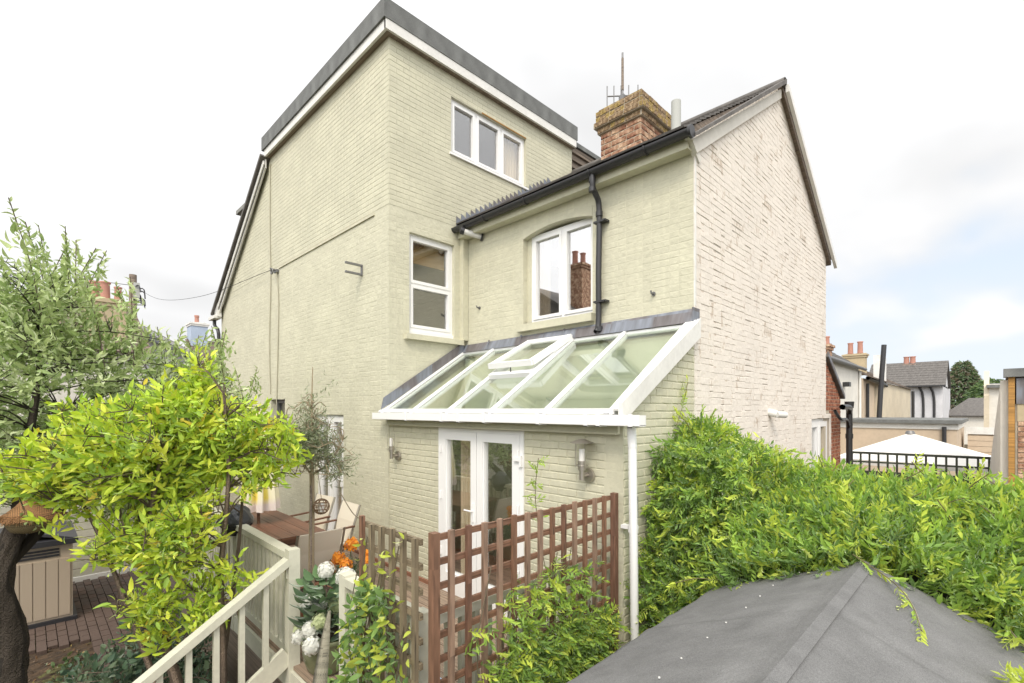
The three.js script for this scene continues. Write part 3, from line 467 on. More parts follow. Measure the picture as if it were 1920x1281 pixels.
  part(cons, 'verge_board', [slab([V(-2.262, 2.15, -3.56), V(-2.262, 3.05, -5.12), V(-2.262, 3.25, -5.12), V(-2.262, 2.33, -3.56)].reverse(), .04), slab([at(-2.36, 0, .045), at(-2.26, 0, .045), at(-2.26, 1, .045), at(-2.36, 1, .045)], .02)], mat.white, { label: 'wide white verge board' });
  // gutter and downpipe
  { const g = part(cons, 'gutter', [box(-6.3, -2.02, 2.135, 2.225, -3.50, -3.49), box(-6.3, -2.02, 2.13, 2.14, -3.59, -3.50), box(-6.3, -2.02, 2.14, 2.22, -3.597, -3.588), box(-6.3, -6.29, 2.135, 2.222, -3.59, -3.50), box(-2.03, -2.02, 2.135, 2.222, -3.59, -3.50)], mat.upvc, { label: 'white box gutter' });
    for (const x of [-5.43, -4.67, -4.35, -3.905, -3.12, -2.55, -2.42, -2.1]) part(g, 'gutter_bracket', [box(x - .02, x + .02, 2.12, 2.232, -3.487, -3.48), box(x - .02, x + .02, 2.12, 2.128, -3.6, -3.48)], mat.upvc);
    part(g, 'fascia_board', [box(-6.19, -2.33, 2.06, 2.13, -3.70, -3.66), box(-6.19, -2.33, 2.05, 2.06, -3.7, -3.62)], mat.sageNew); }
  const dp = part(cons, 'downpipe', [rod(V(-2.16, 2.14, -3.6), V(-2.16, 1.95, -3.62), .038, .038, 16), rod(V(-2.16, 1.97, -3.62), V(-2.2, -1, -3.75), .036, .036, 16)], mat.upvc, { label: 'white downpipe at the conservatory corner' });
  for (const y of [1.25, -.3]) part(dp, 'pipe_clip', [box(-2.3, -2.16, y - .015, y + .015, -3.72, -3.66), rod(V(-2.178, y - .03, -3.662), V(-2.178, y + .03, -3.66), .043, .043, 16)], mat.upvc);
  // french doors
  const d = part(cons, 'door_frame', [F.box(-5.0, -4.94, 0, 2.07, -.1, .012), F.box(-3.565, -3.505, 0, 2.07, -.1, .012), F.box(-4.94, -3.565, 2.0, 2.07, -.1, .012), F.box(-4.94, -3.565, 0, .05, -.1, .02)], mat.upvc);
  for (const [a, b] of [[-4.938, -4.257], [-4.248, -3.567]]) {
    const s = .1, l = part(cons, 'door_leaf', [F.box(a, b, .052, .25, -.06, .022), F.box(a, b, 1.998 - s, 1.998, -.06, .022), F.box(a, a + s, .25, 1.998 - s, -.06, .022), F.box(b - s, b, .25, 1.998 - s, -.06, .022), F.box(a + s, a + s + .015, .25, 1.9, -.05, .008), F.box(b - s - .015, b - s, .25, 1.9, -.05, .008)], mat.upvc);
    part(l, 'pane', F.box(a + s - .005, b - s + .005, .245, 1.903, -.03, -.024), mat.glass);
    for (const y of [.5, 1.2, 1.78]) part(l, 'hinge', rod(F.at(a < -4.5 ? a + .005 : b - .005, y - .05, .032), F.at(a < -4.5 ? a + .005 : b - .005, y + .05, .032), .014), mat.upvc);
  }
  part(cons, 'door_handle', [F.box(-4.33, -4.30, .95, 1.17, .02, .035), rod(F.at(-4.315, 1.08, .06), F.at(-4.43, 1.08, .06), .01), rod(F.at(-4.315, 1.08, .03), F.at(-4.315, 1.08, .06), .01)], mat.upvc);
  part(cons, 'door_catch', [F.box(-3.62, -3.54, 1.72, 1.76, .02, .05), F.box(-3.55, -3.52, 1.66, 1.78, .015, .04)], mat.upvc);
  curtain(cons, 'curtain', F, -4.86, -4.62, .05, 2.0, -.26, mat.curtain, 26);
}
function wallLight(x, y, label, hat) {
  const F = FX(-3.70), t = thing('wall_light', label, 'wall light', [x, y - .1, -3.68]);
  part(t, 'back_plate', new THREE.CylinderGeometry(.062, .068, .022, 24).rotateX(Math.PI / 2).translate(x, y, -3.678), mat.steel);
  part(t, 'arm', [rod(V(x, y, -3.67), V(x, y, -3.58), .016), rod(V(x, y - .035, -3.58), V(x, y + .055, -3.58), .024, .024, 16), rod(V(x, y + .02, -3.66), V(x, y + .02, -3.58), .01)], mat.steel);
  part(t, 'cup', rod(V(x, y + .055, -3.58), V(x, y + .14, -3.58), .036, .036, 18), mat.steel);
  part(t, 'glass', rod(V(x, y + .1, -3.58), V(x, y + .305, -3.58), .054, .054, 20, true), mat.clear); part(t, 'candle_lamp', rod(V(x, y + .14, -3.58), V(x, y + .25, -3.58), .026, .026, 14), mat.white);
  for (let i = 0; i < 3; i++) { const a = i * 2.094 + .4; part(t, 'rod', rod(V(x + .056 * Math.cos(a), y + .08, -3.58 + .056 * Math.sin(a)), V(x + .056 * Math.cos(a), y + .31, -3.58 + .056 * Math.sin(a)), .0035, .0035, 6), mat.steel); }
  part(t, 'ring', new THREE.TorusGeometry(.055, .004, 6, 20).rotateX(Math.PI / 2).translate(x, y + .1, -3.58), mat.steel);
  if (hat) part(t, 'hat', new THREE.CylinderGeometry(.03, .115, .035, 24).translate(x, y + .322, -3.58), mat.steel);
}
wallLight(-2.66, 1.66, 'steel wall light with a flat hat, right of the french doors', true);
wallLight(-5.93, 1.62, 'steel wall light without a hat, left of the french doors', false);
// ================================================================ DECK, RAILINGS, STEPS, TRELLIS
{
  const t = thing('deck', 'weathered timber deck along the house wall', 'deck', [-6, -1, -2.7], { kind: 'structure' }), q = rng(5);
  for (let i = 0; i < 14; i++) for (const [a, b] of [[-12.0, -7.3 + (i % 2) * .9], [-7.295 + (i % 2) * .9, -2.42]]) part(t, 'plank', box(a, b - .004, -.028, q() * .003, -3.69 + i * .1455, -3.69 + i * .1455 + .139), mat.deck);
  part(t, 'edge_board', [box(-12.0, -2.42, -.2, -.032, -1.66, -1.63), box(-2.45, -2.42, -.2, -.032, -3.69, -1.66)], mat.rail);
  part(t, 'skirt', [box(-12.0, -4.46, -1, -.2, -1.68, -1.66), box(-3.45, -2.43, -1, -.2, -1.68, -1.66), box(-2.46, -2.44, -1, -.2, -3.6, -1.68)], mat.timberOld);
  part(t, 'threshold', box(-12, -5.1, .004, .05, -3.69, -3.66), mat.terracotta);
}
function railing(name, label, p0, p1, o = {}) {
  const t = thing(name, label, 'railing', [(p0.x + p1.x) / 2, Math.min(p0.y, p1.y), (p0.z + p1.z) / 2], { group: 'pale sage deck railings' });
  const h = o.h ?? .97, d = p1.clone().sub(p0), L = Math.hypot(d.x, d.z), up = (p, y) => p.clone().add(V(0, y, 0));
  part(t, 'top_rail', bar(up(p0, h), up(p1, h), .1, .06), mat.rail); part(t, 'bottom_rail', bar(up(p0, o.low ?? .1), up(p1, o.low ?? .1), .045, o.deep ?? .07), mat.rail);
  const n = Math.round(L / (o.gap ?? .115)); for (let i = 1; i < n; i++) { const p = lerp3(p0, p1, i / n); part(t, 'baluster', bar(up(p, (o.low ?? .1) + .02), up(p, h - .02), .042, .042, V(1, 0, 0)), mat.rail); }
  for (const [k, top, bot] of o.posts ?? []) { const p = lerp3(p0, p1, k); part(t, 'post', [box(p.x - .048, p.x + .048, p.y + bot, p.y + top, p.z - .048, p.z + .048)], mat.rail); }
  return t;
}
const rl = railing('deck_railing', 'pale sage railing left of the steps, ending at the newel post', V(-4.47, 0, -1.67), V(-8.6, 0, -1.67), { posts: [[-.012, 1.03, -.6], [.385, 1.02, -.2], [1, 1.02, -.2]] });
part(rl, 'newel_hole', box(-4.43, -4.40, .78, .9, -1.62, -1.61), mat.rail);
railing('deck_railing', 'short pale sage railing between the steps and the trellis', V(-3.49, 0, -1.73), V(-2.52, 0, -1.73), { posts: [[0, 1.016, -.6], [1, 1.016, -.6]] });
railing('deck_railing', 'pale sage railing behind the brown trellis panel', V(-2.47, 0, -1.79), V(-2.47, 0, -3.62), { posts: [[1, .96, -.2]] });
{
  const t = railing('stair_railing', 'pale sage sloping handrail of the garden steps', V(-4.42, -.02, -1.63), V(-4.42, -.98, -.14), { gap: .187, h: .95, low: .12, deep: .16, posts: [[1, 1.0, -.02]] });
  const s = thing('garden_steps', 'brown timber steps down from the deck', 'steps', [-3.96, -1, -.9]);
  for (let i = 0; i < 4; i++) { part(s, 'tread', box(-4.38, -3.52, -.24 - i * .2, -.2 - i * .2, -1.65 + i * .29, -1.34 + i * .29), mat.timberBrown); part(s, 'riser', box(-4.38, -3.52, -.4 - i * .2, -.242 - i * .2, -1.37 + i * .29, -1.35 + i * .29), mat.timberOld); }
  part(s, 'string_board', slab([V(-3.5, -.42, -1.6), V(-3.5, -1, -.7), V(-3.5, -1, -.35), V(-3.5, -.18, -1.6)], .03), mat.rail);
}
{
  const q = rng(19), t = thing('trellis', 'brown square-lattice trellis panel in front of the french doors', 'trellis', [-2.35, -1, -2.65]);
  const z0 = -1.69, z1 = -3.6, n = 14, y0 = -.55, y1 = 1.52;
  for (let i = 0; i <= n; i++) { const z = mixn(z0, z1, i / n), end = i === 0 || i === n; part(t, end ? 'post' : 'upright', box(-2.352, end ? -2.30 : -2.326, end ? -1 : y0, y1 + (end ? .025 : .012 + q() * .012), z - (end ? .024 : .018), z + (end ? .024 : .018)), [mat.timberUp, mat.timberUpWorn, mat.timberUpDark][Math.floor(q() * 3)]); }
  for (let k = 0; k < 14; k++) { const y = y1 - .02 - k * .148; part(t, 'crossbar', box(-2.376, -2.354, y - .019, y + .019, z1, z0), mat.timberBrown); }
  const l = thing('trellis', 'short greened trellis panel turned toward the steps', 'trellis', [-2.74, -1, -1.66]);
  for (let i = 0; i < 6; i++) { const x = mixn(-2.43, -3.07, i / 5); part(l, i === 5 ? 'post' : 'upright', box(x - .018, x + .018, i === 5 ? -1 : y0, i === 5 ? 1.54 : 1.5 + q() * .02, -1.64, -1.612), i === 5 ? mat.timberUp : mat.timberMossUp); }
  for (let k = 0; k < 14; k++) { const y = 1.48 - k * .148; part(l, 'crossbar', box(-3.07, -2.4, y - .019, y + .019, -1.664, -1.642), mat.timberMoss); }
}
function sheet(p, t, amp, seed) { const nu = 30, nv = 40, P = [], I = [], n = p[1].clone().sub(p[0]).cross(p[3].clone().sub(p[0])).normalize(); if (n.y < 0) n.negate(); for (const k of [0, 1]) for (let j = 0; j <= nv; j++) for (let i = 0; i <= nu; i++) { const a = lerp3(lerp3(p[0], p[1], i / nu), lerp3(p[3], p[2], i / nu), j / nv); a.addScaledVector(n, (fbm(a.x * 2.5 + seed, a.z * 2.5, seed, 3) - .5) * amp + .6 * amp * (Math.pow(fbm(a.x * 1.3 + a.z * .4, a.z * 7 + seed, 2, 3), 3) - .12) - k * t); P.push(a.x, a.y, a.z); } const w = nu + 1, o = w * (nv + 1); for (let j = 0; j < nv; j++) for (let i = 0; i < nu; i++) { const a = j * w + i; I.push(a, a + 1, a + w, a + 1, a + w + 1, a + w, o + a, o + a + w, o + a + 1, o + a + 1, o + a + w, o + a + w + 1); } for (let i = 0; i < nu; i++) { I.push(i, o + i, i + 1, i + 1, o + i, o + i + 1); const a = nv * w + i; I.push(a, a + 1, o + a, a + 1, o + a + 1, o + a); } for (let j = 0; j < nv; j++) { const a = j * w; I.push(a, a + w, o + a, a + w, o + a + w, o + a); const b = a + nu; I.push(b, o + b, b + w, b + w, o + b, o + b + w); } const g = new THREE.BufferGeometry(); g.setAttribute('position', new THREE.Float32BufferAttribute(P, 3)); g.setAttribute('uv', new THREE.Float32BufferAttribute(new Float32Array(P.length / 3 * 2), 2)); g.setIndex(I); g.computeVertexNormals(); return g; }
{ // the felted shed in front
  const t = thing('shed', 'garden shed with a grey felt ridge roof', 'shed', [-.53, -1, -2.5]);
  const z0 = -3.74, z1 = -1.25, xr = -.57, yr = 1.3, xe = -1.5, ye = .9, xf = .42;
  for (const [a, b, k] of [[z0, -2.72, 0], [-2.74, z1, 1]]) { part(t, 'felt_sheet', sheet([V(xe - .02, ye - .008 + k * .003, b), V(xr, yr + k * .003, b), V(xr, yr + k * .003, a), V(xe - .02, ye - .008 + k * .003, a)], .012, .022, 3), mat.felt); part(t, 'felt_sheet', sheet([V(xr, yr + k * .003, b), V(xf, ye + k * .003, b), V(xf, ye + k * .003, a), V(xr, yr + k * .003, a)], .012, .022, 3), mat.felt); }
  part(t, 'ridge_strip', [slab([V(xr - .05, yr - .008, z1), V(xr, yr + .014, z1), V(xr, yr + .014, z0), V(xr - .05, yr - .008, z0)], .006), slab([V(xr, yr + .014, z1), V(xr + .05, yr - .006, z1), V(xr + .05, yr - .006, z0), V(xr, yr + .014, z0)], .006)], mat.felt);
  const q = rng(8); for (let i = 0; i < 14; i++) { const z = -3.6 + i * .13 + q() * .05, x = i % 2 ? -1.02 + q() * .02 : .16, y = x < xr ? mixn(ye, yr, (x - xe) / (xr - xe)) : mixn(yr, ye, (x - xr) / (xf - xr)); part(t, 'felt_nail', new THREE.CylinderGeometry(.0045, .0045, .004, 8).translate(x, y + .012, z), mat.white); }
  for (let i = 0; i < 16; i++) part(t, 'wall_board', box(-1.42, -1.40, -1 + i * .117, -1 + i * .117 + .112, z0 + .08, z1 - .08), mat.timberOld);
  part(t, 'wall_shell', [box(-1.40, .34, -1, .86, z0 + .09, z0 + .11), box(-1.40, .34, -1, .86, z1 - .11, z1 - .09), box(.32, .34, -1, .86, z0 + .1, z1 - .1), slab([V(xe + .03, ye - .03, z1), V(xr, yr - .03, z1), V(xr, yr - .03, z0), V(xe + .03, ye - .03, z0)], .02), slab([V(xr, yr - .03, z1), V(xf - .03, ye - .03, z1), V(xf - .03, ye - .03, z0), V(xr, yr - .03, z0)], .02)], mat.timberOld);
  part(t, 'verge_board', slab([V(xe, ye - .12, z0 - .012), V(xe, ye - .02, z0 - .012), V(xr, yr - .02, z0 - .012), V(xr, yr - .12, z0 - .012)], .015), mat.timberOld);
}
// ================================================================ ON THE DECK
{ const t = thing('dining_table', 'dark hardwood garden table on the deck', 'table', [-6.9, 0, -2.2]);
  for (let i = 0; i < 5; i++) part(t, 'top_plank', box(-7.95, -5.94, .71, .745, -2.66 + i * .182, -2.66 + i * .182 + .177), mat.table);
  part(t, 'apron', [box(-7.85, -6.02, .62, .708, -2.6, -2.57), box(-7.85, -6.02, .62, .708, -1.83, -1.8), box(-6.05, -6.02, .62, .708, -2.57, -1.83), box(-7.85, -7.82, .62, .708, -2.57, -1.83)], mat.table);
  for (const x of [-7.8, -6.08]) for (const z of [-2.58, -1.84]) part(t, 'leg', box(x - .035, x + .035, 0, .62, z - .035, z + .035), mat.table); }
function chair(x, z, turn, label) {
  const t = thing('garden_chair', label, 'chair', [x, 0, z], { group: 'cream sling chairs round the table' }); t.rotation.y = turn; t.base = V(0, 0, 0);
  part(t, 'seat', slab([V(-.23, .44, .24), V(.23, .44, .24), V(.23, .41, -.2), V(-.23, .41, -.2)], .012), mat.sling);
  part(t, 'backrest', [slab([V(-.23, .42, -.2), V(.23, .42, -.2), V(.24, .70, -.26), V(-.24, .70, -.26)], .012), slab([V(-.24, .70, -.26), V(.24, .70, -.26), V(.24, .93, -.34), V(-.24, .93, -.34)], .012)], mat.sling);
  for (const s of [-1, 1]) { part(t, 'side_frame', [tube([V(s * .26, .93, -.35), V(s * .26, .6, -.24), V(s * .26, .42, -.2)], .014, 10, 6), tube([V(s * .26, .42, -.2), V(s * .26, .43, .26)], .014, 4, 6)], mat.steel); part(t, 'leg', tube([V(s * .26, .42, -.18), V(s * .27, 0, -.3)], .014, 3, 6), mat.steel); part(t, 'leg', tube([V(s * .26, .62, .2), V(s * .26, .4, .25), V(s * .27, 0, .27)], .014, 6, 6), mat.steel); part(t, 'armrest', bar(V(s * .27, .63, .24), V(s * .27, .65, -.26), .045, .02), mat.table); }
}
chair(-5.55, -2.28, -Math.PI / 2, 'cream sling chair at the near end of the table, back to us');
chair(-6.55, -2.95, 0, 'cream sling chair nearer the glazed side door, behind the table');
chair(-7.35, -2.95, 0.1, 'cream sling chair beside the closed parasol, behind the table');
{ const t = thing('parasol', 'closed yellow and white striped parasol above the table', 'parasol', [-7.0, 0, -2.2]);
  part(t, 'pole', rod(V(-7, 0, -2.2), V(-7, 2.3, -2.2), .02), mat.timberBrown); part(t, 'base', rod(V(-7, 0, -2.2), V(-7, .09, -2.2), .24, .22, 24), mat.ironGrey);
  const n = 96, rows = 16, P = [], C = [], I = [];
  for (let j = 0; j <= rows; j++) for (let i = 0; i <= n; i++) { const a = i / n * Math.PI * 2, v = j / rows, R = mixn(.19, .03, Math.pow(v, 1.4)) * (1 + .32 * Math.sin(a * 8 + v) + .1 * Math.sin(a * 17)); P.push(-7 + R * Math.cos(a), mixn(.92, 2.25, v), -2.2 + R * Math.sin(a)); const w = Math.floor(i / 6) % 2, fr = j < 2; C.push(...(fr ? [.74, .66, .62] : w ? [.82, .70, .16] : [.80, .76, .56])); }
  for (let j = 0; j < rows; j++) for (let i = 0; i < n; i++) { const a = j * (n + 1) + i, b = a + n + 1; I.push(a, b, a + 1, b, b + 1, a + 1); }
  const g = new THREE.BufferGeometry(); g.setAttribute('position', new THREE.Float32BufferAttribute(P, 3)); g.setAttribute('color', new THREE.Float32BufferAttribute(C, 3)); g.setIndex(I); g.computeVertexNormals(); part(t, 'canopy', g, mat.yellow); }
// ---------------------------------------------------------------- leaves
function leafGeo(L, W, o = {}) {                                     // blade along +y, folded on the midrib and drooping
  const n = o.seg ?? 4, P = [], I = [], fold = o.fold ?? .25, droop = o.droop ?? .25, tip = o.tip ?? .5;
  for (let i = 0; i <= n; i++) { const t = i / n, w = W * .5 * Math.pow(Math.sin(Math.PI * Math.pow(clamp(t * .97 + .03), tip + .3)), .85), y = t * L, z = -droop * L * t * t; P.push(-w, y, z + fold * w, 0, y, z, w, y, z + fold * w); }
  for (let i = 0; i < n; i++) { const a = i * 3; I.push(a, a + 1, a + 3, a + 1, a + 4, a + 3, a + 1, a + 2, a + 4, a + 2, a + 5, a + 4); }
  const g = new THREE.BufferGeometry(); g.setAttribute('position', new THREE.Float32BufferAttribute(P, 3)); g.setIndex(I); g.computeVertexNormals(); return flat(g);
}
const withUV = (g) => { g.setAttribute('uv', new THREE.Float32BufferAttribute(new Float32Array(g.attributes.position.count * 2), 2)); return g; };
const frame = (p, dir, roll, s) => { const y = dir.clone().normalize(), x = (Math.abs(y.y) > .95 ? V(1, 0, 0) : V(0, 1, 0)).cross(y).normalize(), z = x.clone().cross(y), m = new THREE.Matrix4().makeBasis(x, y, z).setPosition(p); return m.multiply(new THREE.Matrix4().makeRotationY(roll)).multiply(new THREE.Matrix4().makeScale(s, s, s)); };
const leafMats = {};
function leafMat(c, gloss = .55) { const k = c.map((x) => x.toFixed(3)).join() + gloss; return leafMats[k] ??= M('leaf', c, { phys: true, transmission: .42, thickness: 0, roughness: .95, clearcoat: .3, clearcoatRoughness: gloss * .8 }); }
// list: {m: Matrix4 in world, c: colour index}; nearest `single` become meshes, the rest one instanced mass
function foliage(host, name, mass, geos, list, cols, o = {}) {
  const b = root(host), off = new THREE.Matrix4().makeTranslation(-b.x, -b.y, -b.z), p = V();
  for (const k of list) { p.setFromMatrixPosition(k.m); const d = p.distanceTo(EYE), c = p.clone().project(camera); k.d = Math.abs(c.x) < 1 && Math.abs(c.y) < 1 && c.z < 1 ? d : d + 100; }
  list.sort((x, y) => x.d - y.d);
  const n = Math.min(o.single ?? 0, list.length);
  for (let i = 0; i < n; i++) { const k = list[i], me = new THREE.Mesh(geos[i % geos.length], leafMat(cols[k.c], o.gloss)); me.name = name; me.applyMatrix4(off.clone().multiply(k.m)); me.castShadow = me.receiveShadow = true; host.add(me); }
  const rest = list.slice(n), base = M('leaf mass', [1, 1, 1], { phys: true, transmission: .42, thickness: 0, roughness: .95, clearcoat: .3, clearcoatRoughness: (o.gloss ?? .55) * .8 });
  geos.forEach((g, gi) => {
    const sub = rest.filter((_, i) => i % geos.length === gi); if (!sub.length) return;
    const im = new THREE.InstancedMesh(g, base, sub.length), c = new THREE.Color(), q = rng(gi + 77);
    sub.forEach((k, i) => { im.setMatrixAt(i, off.clone().multiply(k.m)); const v = .82 + .36 * q(); c.setRGB(...cols[k.c].map((x) => x * v)); im.setColorAt(i, c); });
    im.name = mass; im.userData.kind = 'stuff'; im.castShadow = im.receiveShadow = true; host.add(im);
  });
}
function rv(q) { const z = q() * 2 - 1, a = q() * 6.2832, r = Math.sqrt(1 - z * z); return V(r * Math.cos(a), z, r * Math.sin(a)); }
function blobs(list, n, q, shell = .55) {                            // points in a union of ellipsoids, mostly toward the outside
  const w = list.map((b) => b.r[0] * b.r[1] * b.r[2]), tot = w.reduce((a, c) => a + c, 0), out = [];
  while (out.length < n) {
    let k = 0, x = q() * tot; while (x > w[k]) x -= w[k++];
    const b = list[k], d = rv(q), rr = Math.cbrt(mixn(shell ** 3, 1, q())), p = V(b.c[0] + d.x * b.r[0] * rr, b.c[1] + d.y * b.r[1] * rr, b.c[2] + d.z * b.r[2] * rr);
    const nn = fbm(p.x * 2.2 + 9, p.y * 2.2, p.z * 2.2 + 4, 3); if (nn < .40 + .1 * q()) continue;
    out.push({ p, d: V(p.x - b.c[0], p.y - b.c[1], p.z - b.c[2]).normalize() });
  }
  return out;
}
// shoots: stems -> limbs -> twigs; every leaf cluster hangs on a twig
function woody(host, base, limbs, pts, m, o = {}) {
  const geo = [], nodes = [];
  for (const l of limbs) { const cv = new THREE.CatmullRomCurve3(l.p), n = 14; geo.push(l.rough ? taper(cv, l.r0, l.r1, 60, 22, l.rough) : taper(cv, l.r0, l.r1, n, 7)); for (let i = 4; i <= n; i++) nodes.push(cv.getPoint(i / n)); }
  const tw = [], q = rng(o.seed ?? 4), ends = pts.filter((_, i) => i % (o.every ?? 6) === 0);
  const near = (p, l) => { let b = null, bd = 1e9; for (const n of l) { const d = n.distanceToSquared(p) + (n.y > p.y ? .15 : 0); if (d < bd) { bd = d; b = n; } } return b; };
  const mids = [];
  for (const e of ends) { const a = near(e.p, nodes), m0 = lerp3(a, e.p, .5).add(V((q() - .5) * .1, .04 + .05 * q(), (q() - .5) * .1)), cv = new THREE.CatmullRomCurve3([a, m0, e.p]); geo.push(taper(cv, o.limb ?? .012, .004, 6, 5)); for (let i = 2; i <= 6; i++) mids.push(cv.getPoint(i / 6)); }
  pts.forEach((e, i) => { if (i % (o.every ?? 6)) { const a = near(e.p, mids); if (a.distanceTo(e.p) < (o.reach ?? .6)) tw.push(rod(a, e.p, .0035, .002, 4, true)); } });
  part(host, 'branches', geo, m); if (tw.length) part(host, 'twigs', tw, m, { kind: 'stuff' });
}
function taper(cv, r0, r1, n, k, rough = 0) { const g = new THREE.TubeGeometry(cv, n, 1, k), p = g.attributes.position, c = V(), v = V(); for (let i = 0; i <= n; i++) { cv.getPointAt(i / n, c); const r = mixn(r0, r1, i / n); for (let j = 0; j <= k; j++) { const x = i * (k + 1) + j; v.fromBufferAttribute(p, x).sub(c); const w = rough ? 1 + rough * 2 * (fbm(v.x * 2.2 + 5, i * .22, v.z * 2.2 + 3, 4) - .5) : 1; v.multiplyScalar(r * w).add(c); p.setXYZ(x, v.x, v.y, v.z); } } g.computeVertexNormals(); return g; }
function clusters(pts, q, per, spread, size, cols, pick, up = .35) {
  const out = [];
  for (const e of pts) { const axis = e.d.clone().add(V(0, up, 0)).addScaledVector(rv(q), .5).normalize(), k = Math.round(per * (.7 + .6 * q())), c0 = pick(q, e); for (let i = 0; i < k; i++) { const d = axis.clone().addScaledVector(rv(q), spread).normalize(); out.push({ m: frame(e.p.clone().addScaledVector(axis, -.05 * i / k * size * 8), d, q() * 6.28, size * (.6 + .6 * q())), c: q() < .75 ? c0 : pick(q, e) }); } }
  return out;
}
{ // golden-leaved shrub beside the steps
  const t = thing('golden_shrub', 'large yellow-green leafy shrub left of the steps', 'shrub', [-5.0, -1, -.95]), q = rng(101);
  const at = (px, py, D, r) => { const tt = (px - 960) / 905; return { c: [D * (tt * .70905 - .70516), 2.27 - (py - 768) / 905 * D, -D * (.70905 + tt * .70516)], r }; };
  const bl = [at(290, 850, 4.2, [.85, .5, .75]), at(130, 880, 4.1, [.62, .34, .5]), at(60, 870, 4.0, [.36, .26, .3]), at(420, 820, 4.3, [.5, .4, .5]), at(375, 715, 4.3, [.22, .3, .22]), at(330, 760, 4.2, [.42, .25, .4]), at(530, 800, 4.35, [.2, .16, .2]), at(330, 1010, 4.1, [.5, .34, .45]), at(220, 1000, 4.0, [.4, .25, .35]), at(390, 1130, 4.15, [.28, .3, .3]), at(200, 800, 4.25, [.5, .3, .45]), at(505, 870, 4.35, [.24, .24, .25]), at(290, 1120, 4.0, [.32, .2, .3]), at(340, 960, 4.1, [.42, .36, .35]), at(310, 1170, 4.1, [.4, .2, .3]), at(470, 890, 4.3, [.25, .2, .25]), at(440, 1080, 4.2, [.18, .22, .2]), at(540, 830, 4.3, [.2, .3, .2]), at(130, 960, 3.95, [.4, .16, .3])];
  const pts = blobs(bl, 2000, q, .45);
  woody(t, null, [{ p: [V(-4.85, -1, -1.0), V(-4.95, -.3, -.95), V(-5.1, .5, -.8), V(-5.15, 1.3, -.75), V(-5.0, 2.1, -.85)], r0: .055, r1: .015 }, { p: [V(-4.8, -1, -1.15), V(-4.72, -.1, -1.2), V(-4.8, .8, -1.2), V(-4.75, 1.7, -1.25), V(-4.7, 2.4, -1.2)], r0: .04, r1: .012 }, { p: [V(-4.9, -1, -.9), V(-5.02, -.2, -.8), V(-5.2, .6, -.6), V(-5.35, 1.3, -.4), V(-5.5, 1.8, -.2)], r0: .035, r1: .01 }, { p: [V(-4.85, -1, -1.1), V(-4.92, 0, -1.25), V(-5.0, 1.0, -1.4), V(-5.0, 1.8, -1.45)], r0: .03, r1: .01 }], pts, mat.bark, { every: 9, limb: .0075 });
  const cols = [[.56, .70, .04], [.68, .74, .06], [.46, .64, .05], [.30, .47, .05], [.78, .62, .05]];
  foliage(t, 'leaf', 'foliage', [withUV(leafGeo(.088, .031)), withUV(leafGeo(.096, .029, { droop: .4 })), withUV(leafGeo(.08, .032, { fold: .4, droop: .1 }))], clusters(pts, q, 10, .75, 1, cols, (r) => { const x = r(); return x < .36 ? 0 : x < .58 ? 1 : x < .82 ? 2 : x < .975 ? 3 : 4; }), cols, { single: 280, gloss: .45 });
}
{ // apple tree at the left edge
  const t = thing('apple_tree', 'grey-green apple tree with a dark trunk at the left edge', 'tree', [-7.6, -1, .1]), q = rng(202);
  const bl = [{ c: [-8.0, 2.5, -.3], r: [1.4, 1.1, 1.3] }, { c: [-8.6, 2.3, -1.6], r: [1.3, .8, 1.0] }, { c: [-7.7, 3.3, -.1], r: [.9, .7, .7] }, { c: [-9.3, 2.0, -2.1], r: [1.1, .6, .7] }, { c: [-7.9, 1.5, -.3], r: [1.2, .6, 1.0] }, { c: [-8.6, 1.2, -1.2], r: [1.0, .6, .8] }];
  const pts = blobs(bl, 2300, q, .4);
  const shoots = [], tips = []; for (let i = 0; i < 34; i++) { const b = bl[i % 4], x = b.c[0] + (q() - .5) * 1.6, z = b.c[2] + (q() - .5) * 1.4, y = b.c[1] + b.r[1] * .7; const lx = (q() - .5) * .12, lz = (q() - .5) * .12; shoots.push(tube([V(x - lx * 2, y - .5, z - lz * 2), V(x, y, z), V(x + lx * 4, y + .6, z + lz * 4)], .005, 6, 5)); for (let k = 0; k < 8; k++) tips.push({ p: V(x + lx * k * .55, y + k * .08, z + lz * k * .55), d: V((q() - .5) * .4, 1, (q() - .5) * .4) }); }
  woody(t, null, [{ p: [V(-7.55, -1, .15), V(-7.6, -.2, .12), V(-7.5, .5, .2), V(-7.7, 1.2, 0), V(-7.9, 2.2, -.3)], r0: .15, r1: .05, rough: .35 }, { p: [V(-7.55, .6, .15), V(-8.0, 1.3, -.5), V(-8.6, 2.0, -1.5), V(-9.1, 2.3, -2.0)], r0: .07, r1: .02 }, { p: [V(-7.6, .9, .1), V(-7.5, 1.8, .0), V(-7.7, 2.7, -.1), V(-7.7, 3.5, -.1)], r0: .06, r1: .015 }], pts, mat.barkDark, { every: 8, limb: .010 }); part(t, 'young_shoots', shoots, mat.bark); pts.push(...tips);
  const cols = [[.40, .50, .19], [.50, .60, .26], [.29, .40, .13], [.62, .70, .40]];
  foliage(t, 'leaf', 'foliage', [withUV(leafGeo(.1, .036, { droop: .6, fold: .55 })), withUV(leafGeo(.085, .034, { droop: .4, fold: .6 }))], clusters(pts, q, 9, .9, 1, cols, (r) => Math.floor(r() * 3.6)), cols, { single: 200, gloss: .6 });
}
